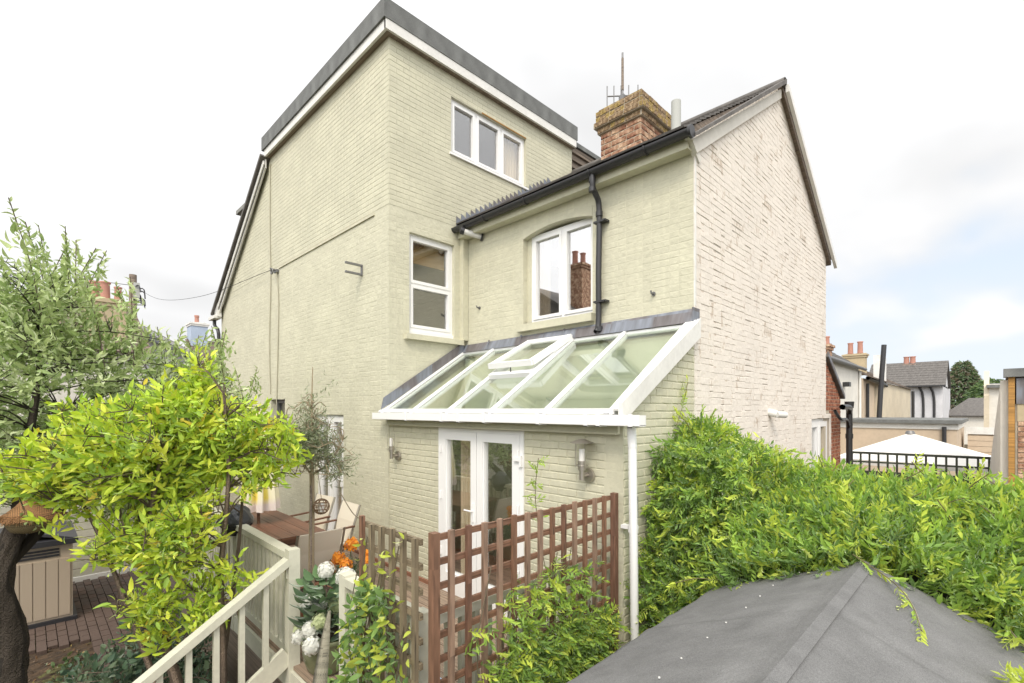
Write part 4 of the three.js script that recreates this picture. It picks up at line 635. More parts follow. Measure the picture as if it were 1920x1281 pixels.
{ // olive in a pot
  const t = thing('olive_tree', 'slim potted olive tree in front of the side wall', 'tree', [-4.92, 0, -2.05]), q = rng(303), x = -4.92, z = -2.05;
  part(t, 'pot', new THREE.LatheGeometry([[.17, 0], [.2, .05], [.235, .3], [.24, .38], [.255, .38], [.255, .42], [.225, .42], [.22, .34], [.0, .34]].map(([a, b]) => new THREE.Vector2(a, b)), 28).translate(x, 0, z), mat.terracotta);
  part(t, 'soil', rod(V(x, .34, z), V(x, .39, z), .22, .22, 20), mat.compost);
  part(t, 'trunk', taper(new THREE.CatmullRomCurve3([V(x, .36, z), V(x - .01, .8, z), V(x + .005, 1.3, z), V(x, 1.62, z)]), .032, .024, 12, 9), mat.barkPale); part(t, 'stake', rod(V(x + .045, .36, z + .03), V(x + .05, 1.5, z + .03), .012), mat.timberOld);
  const bl = [{ c: [x, 2.0, z], r: [.36, .42, .36] }, { c: [x + .02, 2.45, z], r: [.12, .3, .12] }, { c: [x - .22, 1.95, z - .1], r: [.2, .35, .2] }, { c: [x + .2, 1.75, z - .16], r: [.2, .25, .2] }], pts = blobs(bl, 330, q, .3);
  woody(t, null, [{ p: [V(x, 1.58, z), V(x + .02, 1.9, z), V(x, 2.3, z), V(x + .02, 2.7, z)], r0: .018, r1: .004 }, { p: [V(x, 1.6, z), V(x - .15, 1.8, z - .05), V(x - .25, 2.15, z - .1)], r0: .014, r1: .004 }, { p: [V(x, 1.6, z), V(x + .15, 1.72, z - .1), V(x + .27, 1.95, z - .2)], r0: .014, r1: .004 }, { p: [V(x, 1.6, z), V(x - .05, 1.85, z + .15), V(x - .02, 2.1, z + .25)], r0: .012, r1: .004 }], pts, mat.barkPale, { every: 5, limb: .006 });
  const cols = [[.24, .28, .15], [.33, .37, .23], [.18, .22, .10]];
  foliage(t, 'leaf', 'foliage', [withUV(leafGeo(.05, .0105, { seg: 2, fold: .3, droop: .1 }))], clusters(pts, q, 13, 1.0, 1.1, cols, (r) => Math.floor(r() * 3)), cols, { single: 40 });
  const l = thing('wicker_lantern', 'round woven lantern hanging in the olive tree', 'lantern', [-4.83, 1.2, -2.11]), cx = -4.83, cy = 1.285, cz = -2.11;
  for (let i = 0; i < 9; i++) part(l, 'hoop', new THREE.TorusGeometry(.078, .0035, 5, 22).rotateY(i * Math.PI / 9).rotateX((i % 3 - 1) * .3).translate(cx, cy, cz), mat.rattan);
  for (const y of [-.05, -.02, .02, .05]) part(l, 'band', new THREE.TorusGeometry(Math.sqrt(.0061 - y * y), .004, 5, 22).rotateX(Math.PI / 2).translate(cx, cy + y, cz), mat.rattan);
  part(l, 'cord', rod(V(cx, cy + .078, cz), V(cx - .02, 1.66, cz + .03), .003), mat.rattan); part(l, 'candle_glass', rod(V(cx, cy - .06, cz), V(cx, cy + .03, cz), .03, .03, 12), mat.canvas);
}
function bloom(c, r, n, q, petal) { const out = [withUV(flat(new THREE.IcosahedronGeometry(r * .84, 2).translate(c.x, c.y, c.z)))]; for (let i = 0; i < n; i++) { const d = rv(q); const a = rv(q).cross(d).normalize(), z = d.clone().addScaledVector(rv(q), .35).normalize(), x = a.clone().cross(z).normalize(), y = z.clone().cross(x); out.push(petal.clone().applyMatrix4(new THREE.Matrix4().makeBasis(x, y, z).setPosition(c.clone().addScaledVector(d, r * (.8 + .22 * q()))))); } return out; }
{ // hydrangea
  const t = thing('hydrangea', 'white mophead hydrangea in a ribbed green pot beside the newel post', 'plant', [-4.12, 0, -1.85]), q = rng(404), x = -4.12, z = -1.85;
  part(t, 'pot', new THREE.LatheGeometry([[.13, 0], [.16, .03], [.19, .12], [.185, .135], [.2, .17], [.195, .185], [.205, .22], [.2, .235], [.215, .28], [.23, .29], [.23, .32], [.2, .32], [.19, .26], [0, .26]].map(([a, b]) => new THREE.Vector2(a, b)), 28).translate(x, 0.002, z), mat.glazed);
  part(t, 'soil', rod(V(x, .26, z), V(x, .3, z), .19, .19, 20), mat.compost);
  const stems = [], heads = [[-.13, .82, -.05, .075], [.1, .8, -.12, .085], [-.12, .58, .1, .085], [.02, .6, .06, .05], [.17, .62, -.02, .085], [.14, .5, .12, .07], [.08, .43, .18, .07], [-.1, .38, .17, .075], [.16, .33, .2, .075], [-.05, .34, .22, .06]], petal = withUV(leafGeo(.028, .03, { seg: 2, fold: .1, droop: .1, tip: .3 }));
  for (const [a, b, c] of heads) stems.push(tube([V(x, .28, z), V(x + a * .5, mixn(.28, b, .6), z + c * .5), V(x + a, b, z + c)], .006, 6, 5));
  part(t, 'stems', stems, mat.bark);
  heads.forEach(([a, b, c, r], i) => part(t, 'flower_head', bloom(V(x + a, b, z + c), r, 230, q, petal), i === 4 || i === 7 || i === 5 ? leafMat([.56, .62, .34]) : leafMat([.80, .80, .74]), { keepUV: true }));
  const list = []; for (let i = 0; i < 170; i++) { const a = q() * 6.28, y = .3 + q() * .48, r = .05 + q() * .15, d = V(Math.cos(a), -.1 + q() * .5, Math.sin(a)); list.push({ m: frame(V(x + r * Math.cos(a), y, z + r * Math.sin(a)), d, (q() - .5) * .8, .8 + .5 * q()), c: Math.floor(q() * 3) }); }
  const cols = [[.09, .18, .06], [.12, .23, .075], [.07, .14, .05]];
  foliage(t, 'leaf', 'foliage', [withUV(leafGeo(.13, .085, { seg: 5, fold: .25, droop: .35 }))], list, cols, { single: 170 });
}
{ // orange flowers
  const t = thing('orange_flower_pot', 'pot of double orange flowers behind the trellis corner', 'plant', [-5.02, 0, -2.5]), q = rng(505), x = -5.02, z = -2.5;
  part(t, 'pot', new THREE.LatheGeometry([[.13, 0], [.2, .3], [.22, .3], [.22, .34], [.19, .34], [.18, .28], [0, .28]].map(([a, b]) => new THREE.Vector2(a, b)), 24).translate(x, 0, z), mat.terracotta);
  const petal = withUV(leafGeo(.045, .04, { seg: 2, fold: .3, droop: -.3, tip: .3 })), heads = [[.06, .80, .0, .06], [-.04, .64, .1, .065], [-.18, .5, .14, .05], [.14, .62, .1, .05], [.28, .74, -.05, .05], [.42, .68, .0, .05]];
  const stems = []; for (const [a, b, c] of heads) stems.push(tube([V(x, .3, z), V(x + a * .4, mixn(.3, b, .6), z + c * .4), V(x + a, b, z + c)], .005, 6, 5)); part(t, 'stems', stems, leafMat([.10, .16, .05]));
  for (const [a, b, c, r] of heads) part(t, 'flower_head', bloom(V(x + a, b, z + c), r, 70, q, petal), leafMat([.86, .36, .01]), { keepUV: true });
  const pts = blobs([{ c: [x + .05, .5, z + .02], r: [.34, .2, .2] }], 110, q, .1), cols = [[.07, .13, .05], [.11, .18, .07]];
  foliage(t, 'leaf', 'foliage', [withUV(leafGeo(.045, .02, { seg: 2 }))], clusters(pts, q, 7, 1, 1, cols, (r) => Math.floor(r() * 2)), cols, { single: 20 });
}
{ const t = thing('plastic_bag', 'crumpled black bag tied over the railing post beside the shrub', 'bag', [-6.05, 1.0, -1.67]), g = new THREE.IcosahedronGeometry(.17, 4), p = g.attributes.position, v = V();
  for (let i = 0; i < p.count; i++) { v.fromBufferAttribute(p, i); const n = 1 + .5 * (Math.abs(fbm(v.x * 12 + 5, v.y * 9, v.z * 12, 3) - .5)) - (v.y < -.05 ? .1 : 0) - .25 * Math.max(0, v.y) / .17 * Math.hypot(v.x, v.z) / .17; p.setXYZ(i, v.x * n, v.y * n * 1.05, v.z * n); }
  g.computeVertexNormals(); part(t, 'bag', g.translate(-6.05, 1.02, -1.67), mat.bag); part(t, 'tie', new THREE.TorusGeometry(.07, .012, 6, 16).rotateX(Math.PI / 2).translate(-6.05, .87, -1.67), mat.wire); }
{ const t = thing('strap_leaf_plant', 'pale spear-leaved plant at the foot of the trellis', 'plant', [-3.05, -1, -1.2]), q = rng(9);
  for (const [x, z, dx, dz, h] of [[-2.98, -1.2, .16, -.08, 2.06], [-3.1, -1.15, -.25, .1, 1.35], [-2.9, -1.2, .05, .12, 1.3], [-3.05, -1.1, .35, .3, 1.0]]) { const n = 10, P = [], I = []; for (let i = 0; i <= n; i++) { const s = i / n, w = .062 * Math.pow(Math.sin(Math.PI * (.12 + .87 * s)), .6) + .001, b = V(x + dx * s * s, -1 + h * s, z + dz * s * s); P.push(b.x - w * .7, b.y, b.z + w * .7, b.x - .008, b.y, b.z - .008, b.x + w * .7, b.y, b.z - w * .7, b.x + .005, b.y, b.z + .005); } for (let i = 0; i < n; i++) for (let k = 0; k < 4; k++) { const a = i * 4 + k, c = i * 4 + (k + 1) % 4; I.push(a, c, a + 4, c, c + 4, a + 4); } const g = new THREE.BufferGeometry(); g.setAttribute('position', new THREE.Float32BufferAttribute(P, 3)); g.setIndex(I); g.computeVertexNormals(); part(t, 'leaf', g, mat.spear); } }
{ const t = thing('blue_sheet', 'pale blue plastic sheet lying on the deck behind the trellis', 'sheet', [-3.0, 0, -2.1]); const g = new THREE.PlaneGeometry(.9, .6, 24, 16).rotateX(-Math.PI / 2), p = g.attributes.position; for (let i = 0; i < p.count; i++) p.setY(i, .03 + .05 * fbm(p.getX(i) * 5, p.getZ(i) * 5, 3, 3)); g.computeVertexNormals(); part(t, 'sheet', g.translate(-3.05, 0, -2.1), mat.blueSheet); }
// jasmine: sprays of slim leaflets
function sprayGeo(n, L, seed, l = .055, w = .018) { const q = rng(seed), out = [rod(V(0, 0, 0), V(0, L, 0), .0018, .001, 4, true)].map((g) => { g = flat(g); g.deleteAttribute('uv'); return g; }); for (let i = 0; i < n; i++) { const y = L * (i + .6) / n, s = i % 2 ? 1 : -1, last = i === n - 1, d = last ? V(0, 1, 0) : V(s * .8, .55 + .3 * q(), (q() - .5) * .6); const g = leafGeo(l * (.8 + .4 * q()), w * (.8 + .4 * q()), { seg: 2, fold: .3, droop: .25 }); g.applyMatrix4(frame(V(0, y, 0), d, s * .6 + q() - .5, 1)); out.push(g); } return withUV(mergeGeometries(out, false)); }
const sprays = [sprayGeo(7, .11, 1), sprayGeo(9, .15, 2), sprayGeo(5, .08, 3, .065, .02)];
const jas = [[.26, .42, .045], [.35, .52, .05], [.19, .34, .045], [.52, .62, .06], [.13, .24, .04]];
{ // climber over the fence and the shed
  const t = thing('jasmine_hedge', 'bright green climber smothering the fence behind the shed', 'climber', [-.6, -1, -4.4]), q = rng(606), list = [];
  for (let i = 0; i < 20; i++) part(t, 'fence_board', box(-2.2 + i * .19, -2.2 + i * .19 + .18, -1, 1.3, -5.02, -5.0), mat.fenceGreen);
  const crest = (x) => 1.66 + .42 * step(-1.15, -2.15, x) + .12 * (fbm(x * 2.1, 4, 2, 3) - .5);
  const top = (x, z) => { const c = crest(x), f = clamp((z + 4.75) / 1.15) ** 1.3, roof = x > -1.5 ? (x < -.57 ? mixn(.9, 1.3, (x + 1.5) / .93) : mixn(1.3, .9, (x + .57) / .99)) : .2; let y = mixn(c, roof + .08, f) + .22 * (fbm(x * 3 + 7, z * 3, 5, 4) - .5); if (z < -5.0) y -= (-5.0 - z) * 1.2; return y; };
  let guard = 0;
  while (list.length < 13500 && guard++ < 90000) {
    const x = mixn(-2.26, 2.6, q()), z = mixn(-5.4, -3.42, q()); if (z > -3.74 + .16 * fbm(x * 4, 1, 9, 3) + (x > -.6 && x < -.35 ? -.12 : 0)) continue; if (x < -1.5 && z > -3.78) continue;
    const yt = top(x, z), g = V(top(x + .05, z) - yt, -.05, top(x, z + .05) - yt).multiplyScalar(-1).normalize(); const dep = Math.pow(q(), 1.7) * .42, y = yt - dep; if (y < -.9) continue;
    const d = g.clone().addScaledVector(rv(q), .85).add(V(0, -.05, .12)); list.push({ m: frame(V(x, y, z), d, q() * 6.28, .75 + .6 * q()), c: Math.floor(q() * 4.6) });
  }
  for (let i = 0; i < 2600; i++) { const y = mixn(-.6, 1.95, q()), x = mixn(-2.27, -1.45, q()), z = -3.95 - .3 * q() + .22 * (fbm(x * 4, y * 3, 2, 3) - .5) + (x < -2 ? -.1 : 0) - .12 * step(1.2, 2, y); list.push({ m: frame(V(x, y, z), V(.15, -.25, 1).addScaledVector(rv(q), .8), q() * 6.28, .75 + .6 * q()), c: Math.floor(q() * 4.6) }); }
  const vines = [], shoot = (pts, n) => { const cv = new THREE.CatmullRomCurve3(pts); vines.push(new THREE.TubeGeometry(cv, 20, .0035, 5)); for (let i = 0; i < n; i++) { const p = cv.getPoint((i + .5) / n); list.push({ m: frame(p, cv.getTangent((i + .5) / n).addScaledVector(rv(q), .8), q() * 6, .7 + .4 * q()), c: q() < .6 ? 3 : 1 }); } };
  shoot([V(-.62, 1.36, -3.66), V(-.4, 1.28, -3.5), V(-.3, 1.24, -3.3), V(-.24, 1.2, -3.05)], 9); shoot([V(.05, 1.12, -3.7), V(.12, 1.09, -3.5), V(.22, 1.05, -3.42)], 9); shoot([V(-1.45, .98, -3.7), V(-1.6, .98, -3.6), V(-1.75, .92, -3.55)], 8);
  for (let i = 0; i < 46; i++) { const x = -2.25 + q() * 3.6, z = -4.2 - q() * .8, y = top(x, z) - .05, a = q() * 6.28; shoot([V(x, y, z), V(x + .06 * Math.cos(a), y + .12, z + .06 * Math.sin(a)), V(x + .18 * Math.cos(a), y + .16 + .12 * q(), z + .18 * Math.sin(a))], 5); }
  shoot([V(-2.2, 2.1, -4.5), V(-2.24, 2.35, -4.75), V(-2.22, 2.55, -4.8)], 7);
  for (let i = 0; i < 40; i++) { const p = V(.13 + .1 * (q() - .5), 1.06 + .07 * q(), -2.98 + .1 * (q() - .5)); list.push({ m: frame(p, rv(q).add(V(0, .5, 0)), q() * 6, .7), c: 3 }); }
  part(t, 'vines', vines, leafMat([.20, .16, .06]), { kind: 'stuff' });
  foliage(t, 'leaf_spray', 'foliage', sprays, list, jas, { single: 290, gloss: .5 });
}
{ // jasmine on the trellis
  const t = thing('trellis_jasmine', 'feathery jasmine climbing the middle of the brown trellis', 'climber', [-2.3, -1, -2.5]), q = rng(707), list = [], vines = [];
  const grow = (z0, z1, y1, n, bias) => { for (let i = 0; i < n; i++) { const z = mixn(z0, z1, q()), hi = mixn(-.3, y1, Math.pow(q(), bias)), x = -2.33 + .09 * (q() - .3) + .1 * Math.max(0, .6 - hi) * q(); list.push({ m: frame(V(x, hi, z), V(.8, .2, .2).addScaledVector(rv(q), .95), q() * 6, .7 + .5 * q()), c: Math.floor(q() * 4.3) }); } };
  grow(-2.15, -3.5, .6, 1150, .9); grow(-2.3, -3.3, 1.05, 320, .8); grow(-2.2, -2.6, 1.05, 70, .6); grow(-1.9, -2.3, 1.0, 36, .5); grow(-2.7, -3.0, 1.15, 60, .6);
  for (let i = 0; i < 16; i++) { const z = -2.1 - i * .085, h = .5 + .8 * q(); vines.push(tube([V(-2.32, -.95, z), V(-2.33, 0, z - .1 * q()), V(-2.30, h * .6, z + .1), V(-2.33, h, z - .05)], .004, 14, 5)); }
  vines.push(tube([V(-2.5, .6, -3.0), V(-2.75, 1.2, -3.1), V(-2.8, 1.55, -3.1), V(-2.78, 1.85, -3.12)], .004, 14, 5)); for (let i = 0; i < 14; i++) { const y = 1.3 + i * .04; list.push({ m: frame(V(-2.78, y, -3.1), rv(q).add(V(0, .4, 0)), q() * 6, .8), c: 1 }); }
  part(t, 'vines', vines, leafMat([.16, .12, .06]));
  foliage(t, 'leaf_spray', 'foliage', sprays, list, jas, { single: 200, gloss: .5 });
  const s = thing('trellis_creeper', 'broad-leaved creeper on the short greened trellis', 'climber', [-2.8, -1, -1.55]), l2 = [], v2 = [];
  for (let i = 0; i < 1150; i++) { const y = mixn(-.3, 1.15, Math.pow(q(), 1.25)), x = mixn(-3.5 + .5 * Math.max(0, y), -2.45 - .25 * Math.max(0, y - .6), q()), z = -1.58 + .14 * (q() - .3); l2.push({ m: frame(V(x, y, z), V(.1, .1, .9).addScaledVector(rv(q), 1), q() * 6, .75 + .6 * q()), c: Math.floor(q() * 4) }); }
  for (let i = 0; i < 60; i++) { const y = mixn(.6, 1.5, q()), x = mixn(-3.1, -2.42, q()); l2.push({ m: frame(V(x, y, -1.6), V(0, 0, 1).addScaledVector(rv(q), 1), q() * 6, .7 + .4 * q()), c: 3 }); }
  for (let i = 0; i < 12; i++) { const x = -3.1 + i * .055, h = .6 + .9 * q(); v2.push(tube([V(x, -.95, -1.58), V(x + .05, 0, -1.6), V(x - .06, h * .6, -1.57), V(x + .04, h, -1.6)], .004, 14, 5)); }
  v2.push(tube([V(-3.06, 1.5, -1.64), V(-3.2, 1.53, -1.63), V(-3.36, 1.66, -1.61)], .004, 10, 5)); part(s, 'vines', v2, leafMat([.16, .12, .06]));
  foliage(s, 'leaf', 'foliage', [withUV(leafGeo(.06, .028, { seg: 3, fold: .3, droop: .3 })), withUV(leafGeo(.07, .03, { seg: 3, fold: .25, droop: .4 }))], l2, [[.16, .28, .06], [.22, .37, .06], [.11, .21, .05], [.50, .58, .06]], { single: 250, gloss: .4 });
}
{ // low dark evergreen under the shrub
  const t = thing('evergreen_shrub', 'low dark green shrub under the golden shrub', 'shrub', [-5.6, -1, -.6]), q = rng(808), bl = [{ c: [-5.6, -.45, -.45], r: [.7, .55, .5] }, { c: [-5.4, -.35, -1.05], r: [.5, .6, .4] }, { c: [-6.2, -.4, -1.0], r: [.8, .65, .5] }], pts = blobs(bl, 900, q, .4).filter((e) => e.p.y > -.98);
  woody(t, null, [{ p: [V(-5.5, -1, -.5), V(-5.6, -.7, -.4), V(-5.4, -.4, -.3)], r0: .02, r1: .006 }, { p: [V(-5.9, -1, -.8), V(-6.1, -.6, -1.0), V(-6.2, -.3, -1.0)], r0: .02, r1: .006 }, { p: [V(-5.3, -1, -.9), V(-5.3, -.6, -1.0), V(-5.2, -.2, -1.0)], r0: .02, r1: .006 }], pts, mat.bark, { every: 6, limb: .006 });
  const cols = [[.055, .11, .06], [.08, .15, .075], [.12, .18, .09]]; foliage(t, 'leaf', 'foliage', [withUV(leafGeo(.075, .04, { fold: .3 }))], clusters(pts, q, 8, .9, 1, cols, (r) => Math.floor(r() * 3)), cols, { single: 120, gloss: .4 });
  const g = thing('ground_ivy', 'low leafy weeds at the foot of the apple trunk', 'ground cover', [-7.4, -1, .3], { kind: 'stuff' }), p2 = blobs([{ c: [-7.3, -.95, -.05], r: [.6, .2, .5] }, { c: [-8.2, -.95, -.3], r: [.4, .14, .3] }], 160, q, .1).filter((e) => e.p.y > -.99); foliage(g, 'leaf', 'foliage', [withUV(leafGeo(.06, .04, { fold: .3 }))], clusters(p2, q, 6, 1, 1, cols, (r) => Math.floor(r() * 3)), [[.06, .12, .035], [.1, .17, .05], [.16, .2, .06]], {});
  const f = thing('fallen_leaves', 'dry fallen leaves scattered on the earth', 'leaves', [-6.5, -1, -.5], { kind: 'stuff' }), ll = []; for (let i = 0; i < 700; i++) { const x = mixn(-9.5, -4.5, q()), z = mixn(-1.6, .9, q()); ll.push({ m: frame(V(x, -.992 + .006 * q(), z), V(q() - .5, .12 * q(), q() - .5), q() * .6, .5 + .5 * q()), c: Math.floor(q() * 3) }); } foliage(f, 'leaf', 'leaf_litter', [withUV(leafGeo(.06, .03))], ll, [[.25, .13, .05], [.36, .26, .08], [.16, .10, .05]], {});
}
// ================================================================ LEFT OF THE GARDEN
{ const t = thing('storage_box', 'tall beige plastic storage shed with black base and lid', 'storage box', [-10.75, -1, -.05]);
  part(t, 'base', box(-11.5, -10.0, -1, -.9, -.55, .42), mat.storageDark); const b = part(t, 'body', box(-11.46, -10.05, -.9, .22, -.5, .38), mat.storage);
  for (let i = 0; i < 6; i++) part(b, 'door_panel', box(-10.05, -10.03, -.86, .0, -.47 + i * .138, -.47 + i * .138 + .128), mat.storage);
  for (let i = 0; i < 3; i++) part(b, 'vent_slot', box(-10.05, -10.036, .05 + i * .045, .08 + i * .045, -.35, .2), mat.storageDark);
  for (let i = 0; i < 8; i++) part(b, 'side_panel', box(-11.4 + i * .165, -11.4 + i * .165 + .155, -.86, .18, .38, .395), mat.storage);
  part(t, 'lid', [box(-11.52, -9.98, .22, .30, -.56, .44), slab([V(-11.5, .3, .42), V(-10, .3, .42), V(-10.1, .42, -.1), V(-11.4, .42, -.1)], .04), slab([V(-11.4, .42, -.1), V(-10.1, .42, -.1), V(-10, .3, -.54), V(-11.5, .3, -.54)], .04)], mat.storageDark); }
{ const t = thing('slatted_fence', 'cream horizontal-slat fence behind the storage box', 'fence', [-12.25, -1, -1.5]); for (let i = 0; i < 13; i++) part(t, 'slat', box(-12.27, -12.24, -.88 + i * .145, -.88 + i * .145 + .128, -3.6, 1.5), mat.fenceCream); part(t, 'gravel_board', box(-12.29, -12.22, -1, -.895, -3.6, 1.5), mat.white); for (const z of [-3.55, -2.0, -.4, 1.2]) part(t, 'post', box(-12.37, -12.28, -1, 1.05, z - .045, z + .045), mat.fenceCream); }
{ const t = thing('wicker_bird_house', 'thatched wicker bird house on the apple trunk', 'bird house', [-7.45, 1.0, .12]), x = -7.42, z = -.02;
  part(t, 'basket', new THREE.LatheGeometry([[.05, 0], [.15, .03], [.19, .1], [.2, .17], [.17, .18]].map(([a, b]) => new THREE.Vector2(a, b)), 26).translate(x, .93, z), mat.wickerPale);
  part(t, 'roof', new THREE.LatheGeometry([[.26, 0], [.2, .06], [.11, .14], [.04, .23], [0, .27]].map(([a, b]) => new THREE.Vector2(a, b)), 26).translate(x, 1.09, z), mat.wicker);
  const q = rng(6), st = []; for (let i = 0; i < 140; i++) { const a = i / 140 * 6.283; st.push(rod(V(x + .2 * Math.cos(a), 1.15, z + .2 * Math.sin(a)), V(x + (.27 + .06 * q()) * Math.cos(a), 1.06 + .03 * q(), z + (.27 + .06 * q()) * Math.sin(a)), .004, .002, 4)); } part(t, 'thatch_fringe', st, mat.wicker, { kind: 'stuff' }); part(t, 'hanger', rod(V(x, 1.35, z), V(-7.68, 1.55, -.02), .006), mat.wire); }
{ const t = thing('utility_pole', 'weathered timber telephone pole beyond the apple tree', 'utility pole', [-25.23, -1, -3.1]);
  part(t, 'pole', rod(V(-25.23, -1, -3.1), V(-25.23, 7.85, -3.1), .17, .13, 12), mat.timberOld); part(t, 'junction_box', box(-25.1, -25.0, 6.9, 7.5, -3.3, -3.1), mat.potGrey);
  for (let i = 0; i < 7; i++) { const a = i * .9, y = 7.3 - i * .1; part(t, 'bracket', tube([V(-25.1, y, -3.1), V(-25.1 + .2 * Math.cos(a), y + .08, -3.25 - .2 * Math.abs(Math.sin(a))), V(-25.1 + .25 * Math.cos(a), y - .2, -3.3 - .2 * Math.abs(Math.sin(a)))], .025, 8, 5), mat.black); } part(t, 'step_bolt', [rod(V(-25.25, 6.6, -3.1), V(-24.9, 6.6, -3.4), .02), rod(V(-25.25, 6.2, -3.1), V(-25.5, 6.2, -2.85), .02)], mat.ironGrey);
  const w = thing('telephone_wire', 'thin telephone wire from the pole to the house wall', 'wire', [-18, 5.2, -3.4]); part(w, 'wire', tube([V(-25.1, 7.35, -3.15), V(-21, 6.2, -3.3), V(-16, 5.5, -3.5), V(-10.6, 5.18, -3.6)], .006, 30, 5), mat.wire);
  const w2 = thing('overhead_wire', 'thin overhead wire running left from the pole', 'wire', [-26, 7.4, 0]); part(w2, 'wire', tube([V(-25.2, 7.4, -3.1), V(-26, 7.45, 3), V(-27, 8.2, 12)], .012, 20, 5), mat.wire); }
function terrace(name, label, base, build) { const t = thing(name, label, 'house', base); build(t); return t; }
terrace('background_house', 'buff-chimneyed house with brown tiled roof behind the apple tree', [-24, -1, -2], (t) => {
  part(t, 'wall', box(-29, -21, -1, 4.3, -2.9, 6), mat.render);
  tiles(t, 'roof_tiles', V(-20.7, 4.2, 6.2), V(-20.7, 4.2, -3.1), V(-25, 6.4, 6.2), V(-25, 6.4, -3.1), 14, .3, mat.tile, .03); part(t, 'rear_slope', slab([V(-29.3, 4.2, -3.1), V(-29.3, 4.2, 6.2), V(-25, 6.4, 6.2), V(-25, 6.4, -3.1)], .08), mat.tile); part(t, 'gable', slab([V(-20.9, 4.2, -2.88), V(-29.1, 4.2, -2.88), V(-25.01, 6.3, -2.88), V(-24.99, 6.3, -2.88)], .05), mat.renderBlue);
  chimney(t, -23.0, -21.9, 4.2, 6.1, -2.5, -1.4, mat.buff, { pots: [[-22.7, -1.7, .7, .16], [-22.3, -1.95, .65, .18], [-22.15, -2.3, .5, .13]], potMat: mat.pot }); });
terrace('background_house', 'long brown ribbed roof with a white eaves line, right of the pole', [-42, -1, -9], (t) => {
  const d = V(-.93, 0, -.37), b = V(-.37, 0, .93), e0 = V(-27.6, 6.25, -3.35), e1 = e0.clone().addScaledVector(d, 34), r0 = e0.clone().addScaledVector(b, 2.4).add(V(0, 1.45, 0)).addScaledVector(d, 2), r1 = e1.clone().addScaledVector(b, 2.4).add(V(0, 1.45, 0));
  tiles(t, 'roof_tiles', e0, e1, r0, r1, 9, .34, mat.tile, .05); part(t, 'rear_slope', slab([e0, r0, r1, e0.clone().addScaledVector(b, 5)], .06), mat.tile);
  part(t, 'eaves_board', bar(e0.clone().add(V(0, -.12, 0)), e1.clone().add(V(0, -.12, 0)), .1, .3), mat.white); part(t, 'lead_gutter', bar(e0.clone().add(V(.05, -.42, -.15)), e1.clone().add(V(.05, -.42, -.15)), .2, .28), mat.lead);
  const w = e0.clone().addScaledVector(b, .3), w1 = e1.clone().addScaledVector(b, .3); part(t, 'wall', slab([V(w.x, -1, w.z), V(w.x, 6.1, w.z), V(w1.x, 6.1, w1.z), V(w1.x, -1, w1.z)], .3), mat.renderBlue); part(t, 'end_wall', slab([V(w.x, -1, w.z), V(w.x - 1.8, -1, w.z + 4.6), V(w.x - 1.8, 6.2, w.z + 4.6), V(w.x, 6.2, w.z)], .2), mat.render);
  part(t, 'ridge_pot', [rod(V(r0.x, r0.y - .1, r0.z), V(r0.x, r0.y + .35, r0.z), .2, .17, 12)], mat.pot); });
terrace('background_house', 'house with a pale blue and white chimney at the far end of the roofs', [-38, -1, -12], (t) => {
  part(t, 'wall', box(-43, -36.8, -1, 5, -20, -8), mat.render); tiles(t, 'roof_tiles', V(-36.6, 4.9, -7.8), V(-36.6, 4.9, -21), V(-40, 7.2, -7.8), V(-40, 7.2, -21), 12, .3, mat.tile, .04); part(t, 'gable', slab([V(-36.7, 4.9, -7.9), V(-43.2, 4.9, -7.9), V(-40.01, 7.1, -7.9), V(-39.99, 7.1, -7.9)].reverse(), .2), mat.render);
  chimney(t, -40.4, -39.2, 6.4, 8.3, -9.0, -8.0, mat.bluePaint, { cap: mat.white, pots: [[-40.0, -8.5, .6, .16], [-39.5, -8.4, .45, .16]] }); part(t, 'ridge_pot', rod(V(-39.5, 7.0, -11.5), V(-39.5, 8.1, -11.5), .2, .18, 12), mat.pot); });
terrace('mirrored_house', 'house with slate roof and brick chimney mirrored in the arched window', [-16, -1, 11], (t) => {
  part(t, 'wall', box(-21, -13, -1, 6.2, 8, 17), mat.render); part(t, 'roof', [slab([V(-12.7, 6.0, 17.2), V(-12.7, 6.0, 7.8), V(-17, 8.7, 7.8), V(-17, 8.7, 17.2)], .1), slab([V(-21.3, 6.0, 7.8), V(-21.3, 6.0, 17.2), V(-17, 8.7, 17.2), V(-17, 8.7, 7.8)], .1), slab([V(-13, 6.1, 8.0), V(-21, 6.1, 8.0), V(-17.01, 8.6, 8.0), V(-16.99, 8.6, 8.0)], .2)], mat.slate);
  chimney(t, -15.6, -14.5, 6.5, 9.6, 9.0, 10.0, mat.brick, { pots: [[-15.3, 9.5, .8, .18], [-14.8, 9.5, .6, .16]] }); });
